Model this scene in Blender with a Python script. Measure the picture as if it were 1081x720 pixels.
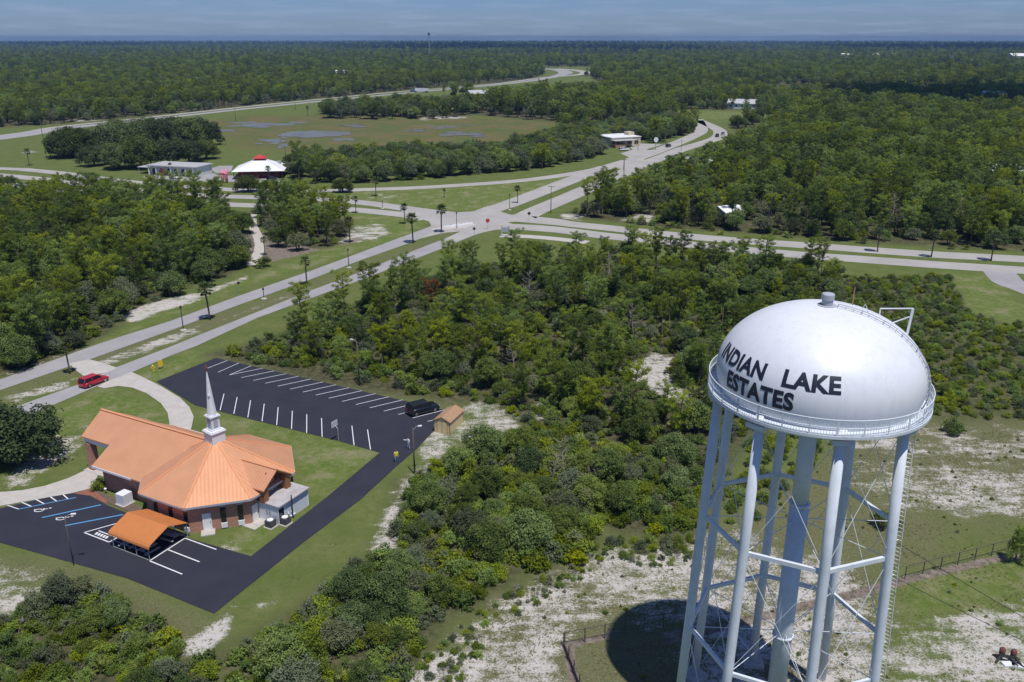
import bpy, bmesh, math, random
import numpy as np
from mathutils import Vector, Matrix, Euler

for o in list(bpy.data.objects):
    bpy.data.objects.remove(o)
SC = bpy.context.scene
COL = SC.collection
R = math.radians
PI = math.pi

# ------------------------------------------------------------------ camera
CAM_H = 52.0
FPX, PCX, PCY = 908.0, 540.5, 360.0           # focal length and centre of the 1081 x 720 photograph, in its pixels
PITCH = math.atan(320.0 / FPX)
cam_d = bpy.data.cameras.new('camera')
cam_d.sensor_width = 36.0
cam_d.lens = 36.0 * FPX / 1081.0
cam_d.clip_start = 0.5
cam_d.clip_end = 60000.0
cam = bpy.data.objects.new('camera', cam_d)
COL.objects.link(cam)
cam.location = (0, 0, CAM_H)
cam.rotation_euler = (PI / 2 - PITCH, 0, 0)
SC.camera = cam

# ------------------------------------------------------------------ sky, sun, exposure
SUN_VEC = Vector((0.17, -0.317, 1.0)).normalized()      # towards the sun
SUN_ELEV = math.asin(SUN_VEC.z)
SUN_AZ = math.atan2(SUN_VEC.x, SUN_VEC.y)               # clockwise from +Y
world = bpy.data.worlds.new('World')
SC.world = world
world.use_nodes = True
wn, wl = world.node_tree.nodes, world.node_tree.links
wn.clear()
w_out = wn.new('ShaderNodeOutputWorld')
w_bg = wn.new('ShaderNodeBackground')
w_bg.inputs['Strength'].default_value = 0.085
w_sky = wn.new('ShaderNodeTexSky')
w_sky.sky_type = 'NISHITA'
w_sky.sun_disc = False
w_sky.sun_elevation = SUN_ELEV
w_sky.sun_rotation = SUN_AZ
w_sky.altitude = 0
w_sky.air_density = 1.0
w_sky.dust_density = 0.3
w_sky.ozone_density = 3.0
w_tint = wn.new('ShaderNodeMix'); w_tint.data_type = 'RGBA'; w_tint.blend_type = 'MULTIPLY'
w_tint.inputs[0].default_value = 1.0
w_tint.inputs[7].default_value = (0.42, 0.58, 1.02, 1)
wl.new(w_sky.outputs[0], w_tint.inputs[6])
# thin cloud layer: noise on the view direction projected to a flat layer
w_tc = wn.new('ShaderNodeTexCoord')
w_sep = wn.new('ShaderNodeSeparateXYZ'); wl.new(w_tc.outputs['Generated'], w_sep.inputs[0])
w_zz = wn.new('ShaderNodeMath'); w_zz.operation = 'ADD'; wl.new(w_sep.outputs[2], w_zz.inputs[0]); w_zz.inputs[1].default_value = 0.06
w_zc = wn.new('ShaderNodeMath'); w_zc.operation = 'MAXIMUM'; wl.new(w_zz.outputs[0], w_zc.inputs[0]); w_zc.inputs[1].default_value = 0.01
w_dx = wn.new('ShaderNodeMath'); w_dx.operation = 'DIVIDE'; wl.new(w_sep.outputs[0], w_dx.inputs[0]); wl.new(w_zc.outputs[0], w_dx.inputs[1])
w_dy = wn.new('ShaderNodeMath'); w_dy.operation = 'DIVIDE'; wl.new(w_sep.outputs[1], w_dy.inputs[0]); wl.new(w_zc.outputs[0], w_dy.inputs[1])
w_cmb = wn.new('ShaderNodeCombineXYZ'); wl.new(w_dx.outputs[0], w_cmb.inputs[0]); wl.new(w_dy.outputs[0], w_cmb.inputs[1])
w_noi = wn.new('ShaderNodeTexNoise'); w_noi.inputs['Scale'].default_value = 1.0; w_noi.inputs['Detail'].default_value = 7; w_noi.inputs['Roughness'].default_value = 0.6
wl.new(w_cmb.outputs[0], w_noi.inputs['Vector'])
w_rmp = wn.new('ShaderNodeValToRGB')
w_rmp.color_ramp.elements[0].position = 0.47; w_rmp.color_ramp.elements[0].color = (0, 0, 0, 1)
w_rmp.color_ramp.elements[1].position = 0.76; w_rmp.color_ramp.elements[1].color = (0.42, 0.42, 0.42, 1)
wl.new(w_noi.outputs[0], w_rmp.inputs[0])
w_cl = wn.new('ShaderNodeMix'); w_cl.data_type = 'RGBA'
wl.new(w_rmp.outputs[0], w_cl.inputs[0]); wl.new(w_tint.outputs[2], w_cl.inputs[6])
w_cl.inputs[7].default_value = (4.3, 5.3, 7.5, 1)
wl.new(w_cl.outputs[2], w_bg.inputs[0]); wl.new(w_bg.outputs[0], w_out.inputs[0])

sun_d = bpy.data.lights.new('sun', 'SUN')
sun_d.energy = 4.2
sun_d.angle = R(0.53)
sun_d.color = (1.0, 0.955, 0.89)
sun = bpy.data.objects.new('sun', sun_d)
COL.objects.link(sun)
sun.location = (0, 0, 200)
sun.rotation_euler = SUN_VEC.to_track_quat('Z', 'Y').to_euler()

SC.view_settings.view_transform = 'Standard'
SC.view_settings.look = 'None'
SC.view_settings.gamma = 1.0
SC.view_settings.exposure = 0.0
SC.cycles.max_bounces = 6
SC.cycles.diffuse_bounces = 3
SC.cycles.glossy_bounces = 2
SC.cycles.transmission_bounces = 3
SC.cycles.transparent_max_bounces = 4
SC.cycles.volume_bounces = 0
SC.cycles.use_denoising = True

# ------------------------------------------------------------------ helpers
_cp, _sp = math.cos(PITCH), math.sin(PITCH)
def site(x, y, z=0.0):
    """The place at height z that the photograph shows at pixel x, y (a survey of the site: all things get true places and sizes)."""
    dx, dy = (x - PCX) / FPX, -(y - PCY) / FPX
    d = (dx, _cp + dy * _sp, -_sp + dy * _cp)
    t = (z - CAM_H) / d[2]
    return Vector((d[0] * t, d[1] * t, z))
def pix(X, Y, Z):
    v = Z - CAM_H
    f = Y * _cp - v * _sp
    u = Y * _sp + v * _cp
    return PCX + FPX * X / f, PCY - FPX * u / f
def height_of(base, ytop):
    """Height of an upright thing standing at base whose top is seen in row ytop."""
    lo, hi = 0.0, 120.0
    for _ in range(40):
        m = (lo + hi) / 2
        if pix(base.x, base.y, m)[1] > ytop: lo = m
        else: hi = m
    return lo

class MB:
    def __init__(self):
        self.v, self.f, self.m, self.s, self.uv = [], [], [], [], {}
        self.mat = 0
        self.smooth = False
        self.M = Matrix()
    def add(self, vs, fs, uvs=None):
        b = len(self.v)
        for p in vs:
            self.v.append(tuple(self.M @ Vector(p)))
        for i, f in enumerate(fs):
            if uvs: self.uv[len(self.f)] = uvs[i]
            self.f.append([b + k for k in f]); self.m.append(self.mat); self.s.append(self.smooth)
    def box(self, c, s, rz=0.0, taper=1.0):
        x, y, z = s[0] / 2, s[1] / 2, s[2] / 2
        ca, sa = math.cos(rz), math.sin(rz)
        vs = []
        for dz, k in ((-z, 1.0), (z, taper)):
            for px, py in ((-x, -y), (x, -y), (x, y), (-x, y)):
                px, py = px * k, py * k
                vs.append((c[0] + px * ca - py * sa, c[1] + px * sa + py * ca, c[2] + dz))
        self.add(vs, [(3, 2, 1, 0), (4, 5, 6, 7), (0, 1, 5, 4), (1, 2, 6, 5), (2, 3, 7, 6), (3, 0, 4, 7)])
    def bar(self, a, b, w, h=None, up=(0, 0, 1)):
        """A rectangular bar from a to b."""
        h = h or w
        a, b = Vector(a), Vector(b)
        t = (b - a).normalized()
        s = t.cross(Vector(up))
        if s.length < 1e-4: s = t.cross(Vector((1, 0, 0)))
        s.normalize(); n = s.cross(t)
        vs = []
        for p in (a, b):
            for i, j in ((-1, -1), (1, -1), (1, 1), (-1, 1)):
                vs.append(p + s * (i * w / 2) + n * (j * h / 2))
        self.add(vs, [(3, 2, 1, 0), (4, 5, 6, 7), (0, 1, 5, 4), (1, 2, 6, 5), (2, 3, 7, 6), (3, 0, 4, 7)])
    def tube(self, pts, r, n=8, caps=True, closed=False):
        """A round tube through pts; r one radius or one per point."""
        pts = [Vector(p) for p in pts]
        rs = r if isinstance(r, (list, tuple)) else [r] * len(pts)
        vs, fs = [], []
        N = len(pts)
        prev = None
        for i, p in enumerate(pts):
            if closed: t = pts[(i + 1) % N] - pts[i - 1]
            else: t = pts[min(i + 1, N - 1)] - pts[max(i - 1, 0)]
            t.normalize()
            if prev is None:
                s = t.cross(Vector((0, 0, 1)))
                if s.length < 1e-3: s = Vector((1, 0, 0))
            else:
                s = prev - t * prev.dot(t)
            s.normalize(); prev = s
            q = t.cross(s)
            for k in range(n):
                a = 2 * PI * k / n
                vs.append(p + (s * math.cos(a) + q * math.sin(a)) * rs[i])
        for i in range(N if closed else N - 1):
            j = (i + 1) % N
            for k in range(n):
                l = (k + 1) % n
                fs.append((i * n + k, i * n + l, j * n + l, j * n + k))
        if caps and not closed:
            fs.append(tuple(range(n - 1, -1, -1))); fs.append(tuple((N - 1) * n + k for k in range(n)))
        self.add(vs, fs)
    def lathe(self, prof, c=(0, 0, 0), n=24, caps=True):
        vs, fs = [], []
        for r_, z in prof:
            for k in range(n):
                a = 2 * PI * k / n
                vs.append((c[0] + r_ * math.cos(a), c[1] + r_ * math.sin(a), c[2] + z))
        for i in range(len(prof) - 1):
            for k in range(n):
                l = (k + 1) % n
                fs.append((i * n + k, i * n + l, (i + 1) * n + l, (i + 1) * n + k))
        if caps:
            fs.append(tuple(range(n - 1, -1, -1))); fs.append(tuple((len(prof) - 1) * n + k for k in range(n)))
        self.add(vs, fs)
    def prism(self, poly, z0, z1, uv=False):
        """Upright prism over a ccw polygon."""
        n = len(poly)
        vs = [(p[0], p[1], z0) for p in poly] + [(p[0], p[1], z1) for p in poly]
        fs = [tuple(range(n - 1, -1, -1)), tuple(range(n, 2 * n))] + [(i, (i + 1) % n, n + (i + 1) % n, n + i) for i in range(n)]
        self.add(vs, fs)
    def slab(self, pts, t, uax=None):
        """A roof slab: upper face through pts (ccw from above), thickness t straight down. uv of the upper face: u along the first edge."""
        pts = [Vector(p) for p in pts]
        n = len(pts)
        low = [p - Vector((0, 0, t)) for p in pts]
        u = (pts[1] - pts[0]).normalized() if uax is None else Vector(uax).normalized()
        nn = (pts[1] - pts[0]).cross(pts[-1] - pts[0]).normalized()
        w = nn.cross(u)
        uvs = [[(p.dot(u), p.dot(w)) for p in pts]] + [[(0, 0)] * n] + [[(0, 0)] * 4] * n
        self.add(pts + low, [tuple(range(n)), tuple(range(2 * n - 1, n - 1, -1))] + [(n + i, n + (i + 1) % n, (i + 1) % n, i) for i in range(n)], uvs)
    def build(self, name, mats, parent=None):
        me = bpy.data.meshes.new(name)
        me.from_pydata(self.v, [], self.f)
        mats = mats if isinstance(mats, (list, tuple)) else [mats]
        for m in mats: me.materials.append(m)
        me.polygons.foreach_set('material_index', self.m)
        me.polygons.foreach_set('use_smooth', self.s)
        if self.uv:
            L = me.uv_layers.new(name='uv').data
            for fi, uvs in self.uv.items():
                for k, li in enumerate(me.polygons[fi].loop_indices):
                    L[li].uv = uvs[k]
        me.update()
        o = bpy.data.objects.new(name, me)
        COL.objects.link(o)
        if parent: o.parent = parent
        return o

def tag(o, label, cat, group=None):
    o['label'] = label; o['category'] = cat
    if group: o['group'] = group
    return o
def kind(o, k):
    o['kind'] = k
    return o
def thing(name, label, cat, loc=(0, 0, 0), rz=0.0, group=None):
    o = bpy.data.objects.new(name, None)
    o.empty_display_size = 0.3
    COL.objects.link(o)
    o.location = loc; o.rotation_euler = (0, 0, rz)
    return tag(o, label, cat, group)
def copy_tree(o, parent=None):
    c = o.copy(); COL.objects.link(c)
    if parent: c.parent = parent
    for ch in list(o.children):
        copy_tree(ch, c)
    return c

# ------------------------------------------------------------------ materials
def mat(name, col, rough=0.6, metal=0.0, spec=0.5, noise=0.0, nscale=3.0, bump=0.0, bscale=20.0, col2=None, coat=0.0):
    """Principled surface whose base colour wanders between col and a darker / second colour by noise on the object's own coordinates."""
    m = bpy.data.materials.new(name)
    m.use_nodes = True
    nt = m.node_tree; N, L = nt.nodes, nt.links
    b = N['Principled BSDF']
    b.inputs['Roughness'].default_value = rough
    b.inputs['Metallic'].default_value = metal
    b.inputs['Specular IOR Level'].default_value = spec
    if coat: b.inputs['Coat Weight'].default_value = coat
    b.inputs['Base Color'].default_value = (*col, 1)
    if noise or bump:
        tc = N.new('ShaderNodeTexCoord')
    if noise:
        t = N.new('ShaderNodeTexNoise'); t.inputs['Scale'].default_value = nscale; t.inputs['Detail'].default_value = 6; t.inputs['Roughness'].default_value = 0.65
        L.new(tc.outputs['Object'], t.inputs['Vector'])
        mr = N.new('ShaderNodeMapRange'); mr.inputs[1].default_value = 0.3; mr.inputs[2].default_value = 0.7
        L.new(t.outputs[0], mr.inputs[0])
        mx = N.new('ShaderNodeMix'); mx.data_type = 'RGBA'
        c2 = col2 if col2 else tuple(c * (1 - noise) for c in col)
        mx.inputs[6].default_value = (*col, 1); mx.inputs[7].default_value = (*c2, 1)
        L.new(mr.outputs[0], mx.inputs[0]); L.new(mx.outputs[2], b.inputs['Base Color'])
    if bump:
        t2 = N.new('ShaderNodeTexNoise'); t2.inputs['Scale'].default_value = bscale; t2.inputs['Detail'].default_value = 4
        L.new(tc.outputs['Object'], t2.inputs['Vector'])
        bp = N.new('ShaderNodeBump'); bp.inputs['Strength'].default_value = bump; bp.inputs['Distance'].default_value = 0.05
        L.new(t2.outputs[0], bp.inputs['Height']); L.new(bp.outputs[0], b.inputs['Normal'])
    return m

M = {}
M['white_paint'] = mat('white_tank_paint', (0.74, 0.765, 0.81), 0.42, noise=0.10, nscale=0.35, col2=(0.68, 0.705, 0.745))
M['white_steel'] = mat('white_steel_paint', (0.70, 0.76, 0.82), 0.42, noise=0.15, nscale=1.2)
def weathered(m, stain, amount):
    """Faint rain streaks running down painted steel."""
    nt = m.node_tree; N, L = nt.nodes, nt.links
    b = N['Principled BSDF']; src = b.inputs['Base Color'].links[0].from_socket
    tc = N.new('ShaderNodeTexCoord'); mp = N.new('ShaderNodeMapping'); mp.inputs['Scale'].default_value = (2.6, 2.6, 0.16); L.new(tc.outputs['Object'], mp.inputs[0])
    t = N.new('ShaderNodeTexNoise'); t.inputs['Scale'].default_value = 1.0; t.inputs['Detail'].default_value = 6; t.inputs['Roughness'].default_value = 0.7; L.new(mp.outputs[0], t.inputs['Vector'])
    mr = N.new('ShaderNodeMapRange'); mr.inputs[1].default_value = 0.5; mr.inputs[2].default_value = 0.75; mr.inputs[4].default_value = amount; L.new(t.outputs[0], mr.inputs[0])
    mx = N.new('ShaderNodeMix'); mx.data_type = 'RGBA'; mx.inputs[7].default_value = (*stain, 1); L.new(mr.outputs[0], mx.inputs[0]); L.new(src, mx.inputs[6]); L.new(mx.outputs[2], b.inputs['Base Color'])
weathered(M['white_paint'], (0.50, 0.50, 0.47), 0.35); weathered(M['white_steel'], (0.44, 0.44, 0.43), 0.3)
M['letter'] = mat('navy_lettering_paint', (0.012, 0.017, 0.035), 0.5)
M['concrete'] = mat('pale_concrete', (0.50, 0.47, 0.43), 0.9, noise=0.2, nscale=0.7, bump=0.2)
M['asphalt_new'] = mat('sealed_asphalt', (0.024, 0.026, 0.040), 0.82, spec=0.25, noise=0.35, nscale=0.25, col2=(0.034, 0.0355, 0.049), bump=0.25, bscale=30)
M['road'] = mat('worn_road', (0.34, 0.33, 0.335), 0.9, noise=0.25, nscale=0.15, col2=(0.27, 0.262, 0.268), bump=0.2, bscale=15)
M['road_light'] = mat('bleached_road', (0.40, 0.385, 0.36), 0.9, noise=0.25, nscale=0.1, col2=(0.31, 0.30, 0.28), bump=0.2, bscale=15)
M['line_white'] = mat('white_road_paint', (0.75, 0.76, 0.78), 0.7, noise=0.12, nscale=2)
M['line_blue'] = mat('blue_road_paint', (0.10, 0.30, 0.56), 0.7, noise=0.12, nscale=2)
M['paver'] = mat('red_pavers', (0.30, 0.12, 0.08), 0.9, noise=0.35, nscale=3)
M['trim_white'] = mat('white_trim', (0.76, 0.77, 0.79), 0.5, noise=0.06, nscale=2)
M['trim_grey'] = mat('weathered_grey_trim', (0.42, 0.45, 0.5), 0.6, noise=0.2, nscale=2)
M['glass_dark'] = mat('dark_glass', (0.012, 0.015, 0.02), 0.12, spec=0.6)
M['dark_metal'] = mat('dark_metal', (0.03, 0.03, 0.032), 0.5, noise=0.2)
M['grey_metal'] = mat('galvanised_metal', (0.42, 0.44, 0.46), 0.45, metal=0.3, noise=0.2)
M['wood_pole'] = mat('weathered_pole_wood', (0.13, 0.11, 0.085), 0.9, noise=0.4, nscale=3)
M['door_white'] = mat('white_door', (0.78, 0.78, 0.78), 0.5)
M['tan_wall'] = mat('yellow_siding', (0.66, 0.55, 0.30), 0.7, noise=0.1)
M['brown_shingle'] = mat('brown_shingles', (0.44, 0.27, 0.155), 0.9, noise=0.3, nscale=4, bump=0.3)
M['annex_wall'] = mat('white_block_wall', (0.68, 0.71, 0.75), 0.75, noise=0.12, nscale=1.0)
M['flat_roof'] = mat('grey_flat_roof', (0.33, 0.31, 0.31), 0.9, noise=0.45, nscale=0.9, col2=(0.47, 0.45, 0.46))
M['canvas'] = mat('orange_metal_sheet', (0.56, 0.20, 0.055), 0.55, noise=0.12, nscale=1)
M['tyre'] = mat('tyre_rubber', (0.015, 0.015, 0.016), 0.85)
M['rim'] = mat('wheel_rim', (0.5, 0.5, 0.52), 0.3, metal=0.8)
M['lamp_glass'] = mat('headlight_glass', (0.7, 0.72, 0.75), 0.15)
M['lamp_red'] = mat('tail_light', (0.35, 0.01, 0.01), 0.2)
M['mulch'] = mat('mulch_bed', (0.17, 0.12, 0.09), 1.0, noise=0.5, nscale=4)
M['maroon'] = mat('maroon_paint', (0.17, 0.055, 0.055), 0.85, noise=0.2)
M['yellow'] = mat('yellow_plastic', (0.72, 0.50, 0.03), 0.5)
M['bark'] = mat('grey_bark', (0.16, 0.125, 0.10), 0.95, noise=0.4, nscale=5)
M['white_roof'] = mat('white_metal_roof', (0.78, 0.79, 0.80), 0.5, noise=0.08, nscale=0.6)
M['red_paint'] = mat('red_paint', (0.50, 0.05, 0.04), 0.5, noise=0.1)
M['stone'] = mat('dark_stone', (0.10, 0.095, 0.10), 0.8, noise=0.3, nscale=3)

def brick_material():
    m = mat('red_brick', (0.30, 0.13, 0.085), 0.9)
    nt = m.node_tree; N, L = nt.nodes, nt.links
    tc = N.new('ShaderNodeTexCoord')
    geo = N.new('ShaderNodeNewGeometry')
    # wall coordinate: horizontal run along the face, height
    cr = N.new('ShaderNodeVectorMath'); cr.operation = 'CROSS_PRODUCT'; cr.inputs[1].default_value = (0, 0, 1)
    L.new(geo.outputs['True Normal'], cr.inputs[0])
    dt = N.new('ShaderNodeVectorMath'); dt.operation = 'DOT_PRODUCT'
    L.new(geo.outputs['Position'], dt.inputs[0]); L.new(cr.outputs[0], dt.inputs[1])
    sp = N.new('ShaderNodeSeparateXYZ'); L.new(geo.outputs['Position'], sp.inputs[0])
    cb = N.new('ShaderNodeCombineXYZ'); L.new(dt.outputs['Value'], cb.inputs[0]); L.new(sp.outputs[2], cb.inputs[1])
    br = N.new('ShaderNodeTexBrick')
    br.inputs['Scale'].default_value = 1.0
    br.inputs['Brick Width'].default_value = 0.42; br.inputs['Row Height'].default_value = 0.15
    br.inputs['Mortar Size'].default_value = 0.012
    br.inputs['Color1'].default_value = (0.47, 0.215, 0.14, 1); br.inputs['Color2'].default_value = (0.36, 0.155, 0.10, 1); br.inputs['Mortar'].default_value = (0.45, 0.36, 0.29, 1)
    L.new(cb.outputs[0], br.inputs['Vector'])
    L.new(br.outputs['Color'], N['Principled BSDF'].inputs['Base Color'])
    return m
M['brick'] = brick_material()

def ribbed(name, col, col2, pitch=0.42, rough=0.45):
    """Standing-seam sheet: seams run up the slope, every pitch metres along the eave (uv in metres)."""
    m = mat(name, col, rough, noise=0.1, nscale=0.5, col2=col2)
    nt = m.node_tree; N, L = nt.nodes, nt.links
    uv = N.new('ShaderNodeUVMap')
    sp = N.new('ShaderNodeSeparateXYZ'); L.new(uv.outputs[0], sp.inputs[0])
    mu = N.new('ShaderNodeMath'); mu.operation = 'MULTIPLY'; mu.inputs[1].default_value = 1 / pitch; L.new(sp.outputs[0], mu.inputs[0])
    fr = N.new('ShaderNodeMath'); fr.operation = 'PINGPONG'; fr.inputs[1].default_value = 0.5; L.new(mu.outputs[0], fr.inputs[0])
    mr = N.new('ShaderNodeMapRange'); mr.interpolation_type = 'SMOOTHSTEP'; mr.inputs[1].default_value = 0.02; mr.inputs[2].default_value = 0.2; mr.inputs[3].default_value = 1.0; mr.inputs[4].default_value = 0.0
    L.new(fr.outputs[0], mr.inputs[0])
    bp = N.new('ShaderNodeBump'); bp.inputs['Strength'].default_value = 0.38; bp.inputs['Distance'].default_value = 0.05
    L.new(mr.outputs[0], bp.inputs['Height']); L.new(bp.outputs[0], N['Principled BSDF'].inputs['Normal'])
    return m
M['roof_orange'] = ribbed('terracotta_metal_roof', (0.72, 0.36, 0.195), (0.64, 0.315, 0.165), 0.42, 0.52)
M['roof_orange'].node_tree.nodes['Principled BSDF'].inputs['Metallic'].default_value = 0.3
M['roof_grey'] = ribbed('pale_grey_metal_roof', (0.50, 0.50, 0.50), (0.42, 0.42, 0.43), 0.6)

def water_material():
    m = mat('marsh_water', (0.19, 0.185, 0.175), 0.3, spec=0.5, noise=0.4, nscale=0.08, col2=(0.13, 0.13, 0.10), bump=0.15, bscale=1.5)
    return m
M['water'] = water_material()

def leaf_material(name, dark, light, trans=0.38, odd=None):
    """Leaves: each leaf carries its own tone (young to old leaf colour) and each plant shifts it a little."""
    m = bpy.data.materials.new(name)
    m.use_nodes = True
    nt = m.node_tree; N, L = nt.nodes, nt.links
    b = N['Principled BSDF']; out = N['Material Output']
    at = N.new('ShaderNodeAttribute'); at.attribute_name = 'tone'
    oi = N.new('ShaderNodeObjectInfo')
    mr = N.new('ShaderNodeMapRange'); mr.inputs[3].default_value = -0.3; mr.inputs[4].default_value = 0.3; L.new(oi.outputs['Random'], mr.inputs[0])
    ad = N.new('ShaderNodeMath'); ad.operation = 'ADD'; ad.use_clamp = True
    L.new(at.outputs['Fac'], ad.inputs[0]); L.new(mr.outputs[0], ad.inputs[1])
    rp = N.new('ShaderNodeValToRGB')
    rp.color_ramp.elements[0].position = 0.0; rp.color_ramp.elements[0].color = (*dark, 1)
    rp.color_ramp.elements[1].position = 1.0; rp.color_ramp.elements[1].color = (*light, 1)
    L.new(ad.outputs[0], rp.inputs[0])
    b.inputs['Roughness'].default_value = 0.6
    b.inputs['Specular IOR Level'].default_value = 0.12
    r2 = N.new('ShaderNodeMath'); r2.operation = 'MULTIPLY'; r2.inputs[1].default_value = 17.31; L.new(oi.outputs['Random'], r2.inputs[0])
    r3 = N.new('ShaderNodeMath'); r3.operation = 'FRACT'; L.new(r2.outputs[0], r3.inputs[0])
    hs = N.new('ShaderNodeHueSaturation'); L.new(rp.outputs[0], hs.inputs['Color'])
    h_ = N.new('ShaderNodeMapRange'); h_.inputs[3].default_value = 0.497; h_.inputs[4].default_value = 0.54; L.new(r3.outputs[0], h_.inputs[0]); L.new(h_.outputs[0], hs.inputs['Hue'])
    s_ = N.new('ShaderNodeMapRange'); s_.inputs[3].default_value = 1.12; s_.inputs[4].default_value = 0.82; L.new(r3.outputs[0], s_.inputs[0]); L.new(s_.outputs[0], hs.inputs['Saturation'])
    v_ = N.new('ShaderNodeMapRange'); v_.inputs[3].default_value = 0.78; v_.inputs[4].default_value = 1.25; L.new(oi.outputs['Random'], v_.inputs[0]); L.new(v_.outputs[0], hs.inputs['Value'])
    L.new(hs.outputs[0], b.inputs['Base Color'])
    tr = N.new('ShaderNodeBsdfTranslucent'); L.new(hs.outputs[0], tr.inputs[0])
    mx = N.new('ShaderNodeMixShader'); mx.inputs[0].default_value = trans
    L.new(b.outputs[0], mx.inputs[1]); L.new(tr.outputs[0], mx.inputs[2]); L.new(mx.outputs[0], out.inputs[0])
    return m
M['pine_leaf'] = leaf_material('pine_needles', (0.096, 0.137, 0.020), (0.310, 0.350, 0.045))
M['oak_leaf'] = leaf_material('oak_leaves', (0.080, 0.113, 0.027), (0.228, 0.269, 0.063), 0.28)
M['live_oak_leaf'] = leaf_material('live_oak_leaves', (0.055, 0.076, 0.023), (0.137, 0.164, 0.048), 0.2)
M['bush_leaf'] = leaf_material('scrub_leaves', (0.096, 0.141, 0.020), (0.296, 0.344, 0.045))
M['olive_leaf'] = leaf_material('grey_green_leaves', (0.090, 0.108, 0.050), (0.185, 0.20, 0.105), 0.2)
M['dead_twig'] = leaf_material('dead_grey_twigs', (0.15, 0.13, 0.115), (0.27, 0.24, 0.215), 0.05)
M['palm_leaf'] = leaf_material('palm_fronds', (0.055, 0.08, 0.025), (0.15, 0.175, 0.05), 0.25)
M['palm_dead'] = leaf_material('dead_palm_fronds', (0.16, 0.12, 0.07), (0.26, 0.20, 0.11), 0.1)
M['palmetto_leaf'] = leaf_material('palmetto_fans', (0.085, 0.11, 0.025), (0.22, 0.235, 0.045), 0.3)
M['vine_leaf'] = leaf_material('yellow_green_vine', (0.085, 0.12, 0.016), (0.22, 0.25, 0.028), 0.3)
M['grass_leaf'] = leaf_material('grass_blades', (0.11, 0.125, 0.045), (0.30, 0.28, 0.14), 0.3)
# ------------------------------------------------------------------ the survey: outlines on the ground, traced at z = 0
def W(pts): return np.array([tuple(site(x, y))[:2] for x, y in pts])
CH_O = Vector((-34.98, 91.75, 0)); CH_A = R(152)
_cu, _cs = math.cos(CH_A), math.sin(CH_A)
def CH(a, n, z=0.0):                      # church frame: a along the nave towards the porch, n towards the lower car park
    return Vector((CH_O.x + a * _cu - n * _cs, CH_O.y + a * _cs + n * _cu, z))

def inside(poly, X, Y):
    r = np.zeros(X.shape, bool); n = len(poly); j = n - 1
    for i in range(n):
        xi, yi = poly[i]; xj, yj = poly[j]
        c = ((yi > Y) != (yj > Y)) & (X < (xj - xi) * (Y - yi) / (yj - yi + 1e-12) + xi)
        r ^= c; j = i
    return r
def seg_dist(poly, X, Y, closed=True):
    d = np.full(X.shape, 1e9); n = len(poly)
    for i in range(n if closed else n - 1):
        a = poly[i]; b = poly[(i + 1) % n]
        vx, vy = b[0] - a[0], b[1] - a[1]
        t = np.clip(((X - a[0]) * vx + (Y - a[1]) * vy) / (vx * vx + vy * vy + 1e-9), 0, 1)
        d = np.minimum(d, np.hypot(X - a[0] - t * vx, Y - a[1] - t * vy))
    return d
def soft(poly, X, Y, w):
    """1 inside, falling to 0 within w metres across the outline."""
    out = np.zeros(X.shape)
    lo = poly.min(0) - 3 * w; hi = poly.max(0) + 3 * w
    k = (X > lo[0]) & (X < hi[0]) & (Y > lo[1]) & (Y < hi[1])
    if not k.any(): return out
    x, y = X[k], Y[k]
    s = seg_dist(poly, x, y) * np.where(inside(poly, x, y), 1, -1)
    t = np.clip(s / w * 0.5 + 0.5, 0, 1)
    out[k] = t * t * (3 - 2 * t)
    return out

# woods near by (feet of the trees)
WOOD = dict(
    west=W([(-200, 222), (0, 222), (100, 220), (215, 224), (240, 224), (256, 240), (262, 262), (262, 280), (238, 292), (212, 299), (168, 318), (137, 334), (118, 350), (75, 374), (40, 388), (0, 398), (-140, 440)]),
    clump=W([(262, 224), (300, 219), (345, 224), (372, 240), (378, 252), (345, 261), (310, 265), (288, 260), (282, 244)]),
    middle=W([(218, 374), (255, 366), (300, 350), (365, 327), (420, 306), (470, 290), (520, 281), (560, 276), (640, 272), (720, 274), (830, 282), (896, 292), (890, 330), (930, 400), (960, 440), (905, 448), (800, 452), (765, 500), (738, 565), (690, 572), (640, 560), (600, 596), (560, 600), (520, 635), (475, 655), (440, 715), (400, 790), (250, 790), (225, 690), (262, 672), (310, 645), (350, 612), (392, 590), (412, 560), (420, 510), (455, 492), (500, 468), (552, 452), (520, 428), (470, 424), (440, 418), (410, 416), (330, 404), (250, 383)]),
    thicket=W([(-60, 660), (0, 655), (40, 640), (85, 612), (110, 628), (150, 650), (185, 672), (198, 692), (226, 700), (226, 790), (-140, 790)]),
)
PINELAND = W([(300, 345), (470, 285), (640, 268), (830, 280), (900, 292), (892, 340), (880, 400), (820, 445), (760, 470), (700, 478), (600, 470), (560, 455), (520, 425), (440, 405), (330, 388), (290, 375)])
LOWMIX = W([(560, 455), (640, 475), (765, 475), (760, 505), (738, 565), (690, 572), (640, 560), (600, 596), (560, 600), (520, 635), (475, 655), (440, 715), (400, 790), (250, 790), (225, 690), (262, 672), (310, 645), (350, 612), (392, 590), (412, 560), (420, 510), (455, 492), (500, 468)])
SCRUB = W([(893, 294), (1000, 291), (1020, 330), (1075, 345), (1160, 400), (1160, 440), (1000, 445), (935, 425), (925, 400), (885, 330)])
EAST = W([(592, 231), (602, 224), (642, 213), (690, 200), (724, 187), (768, 168), (800, 150), (830, 123), (1081, 121), (1600, 121), (1600, 290), (1140, 268), (1081, 265), (985, 260), (910, 256), (860, 251.5), (800, 247), (740, 243), (700, 240), (640, 233), (600, 229)])
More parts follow.
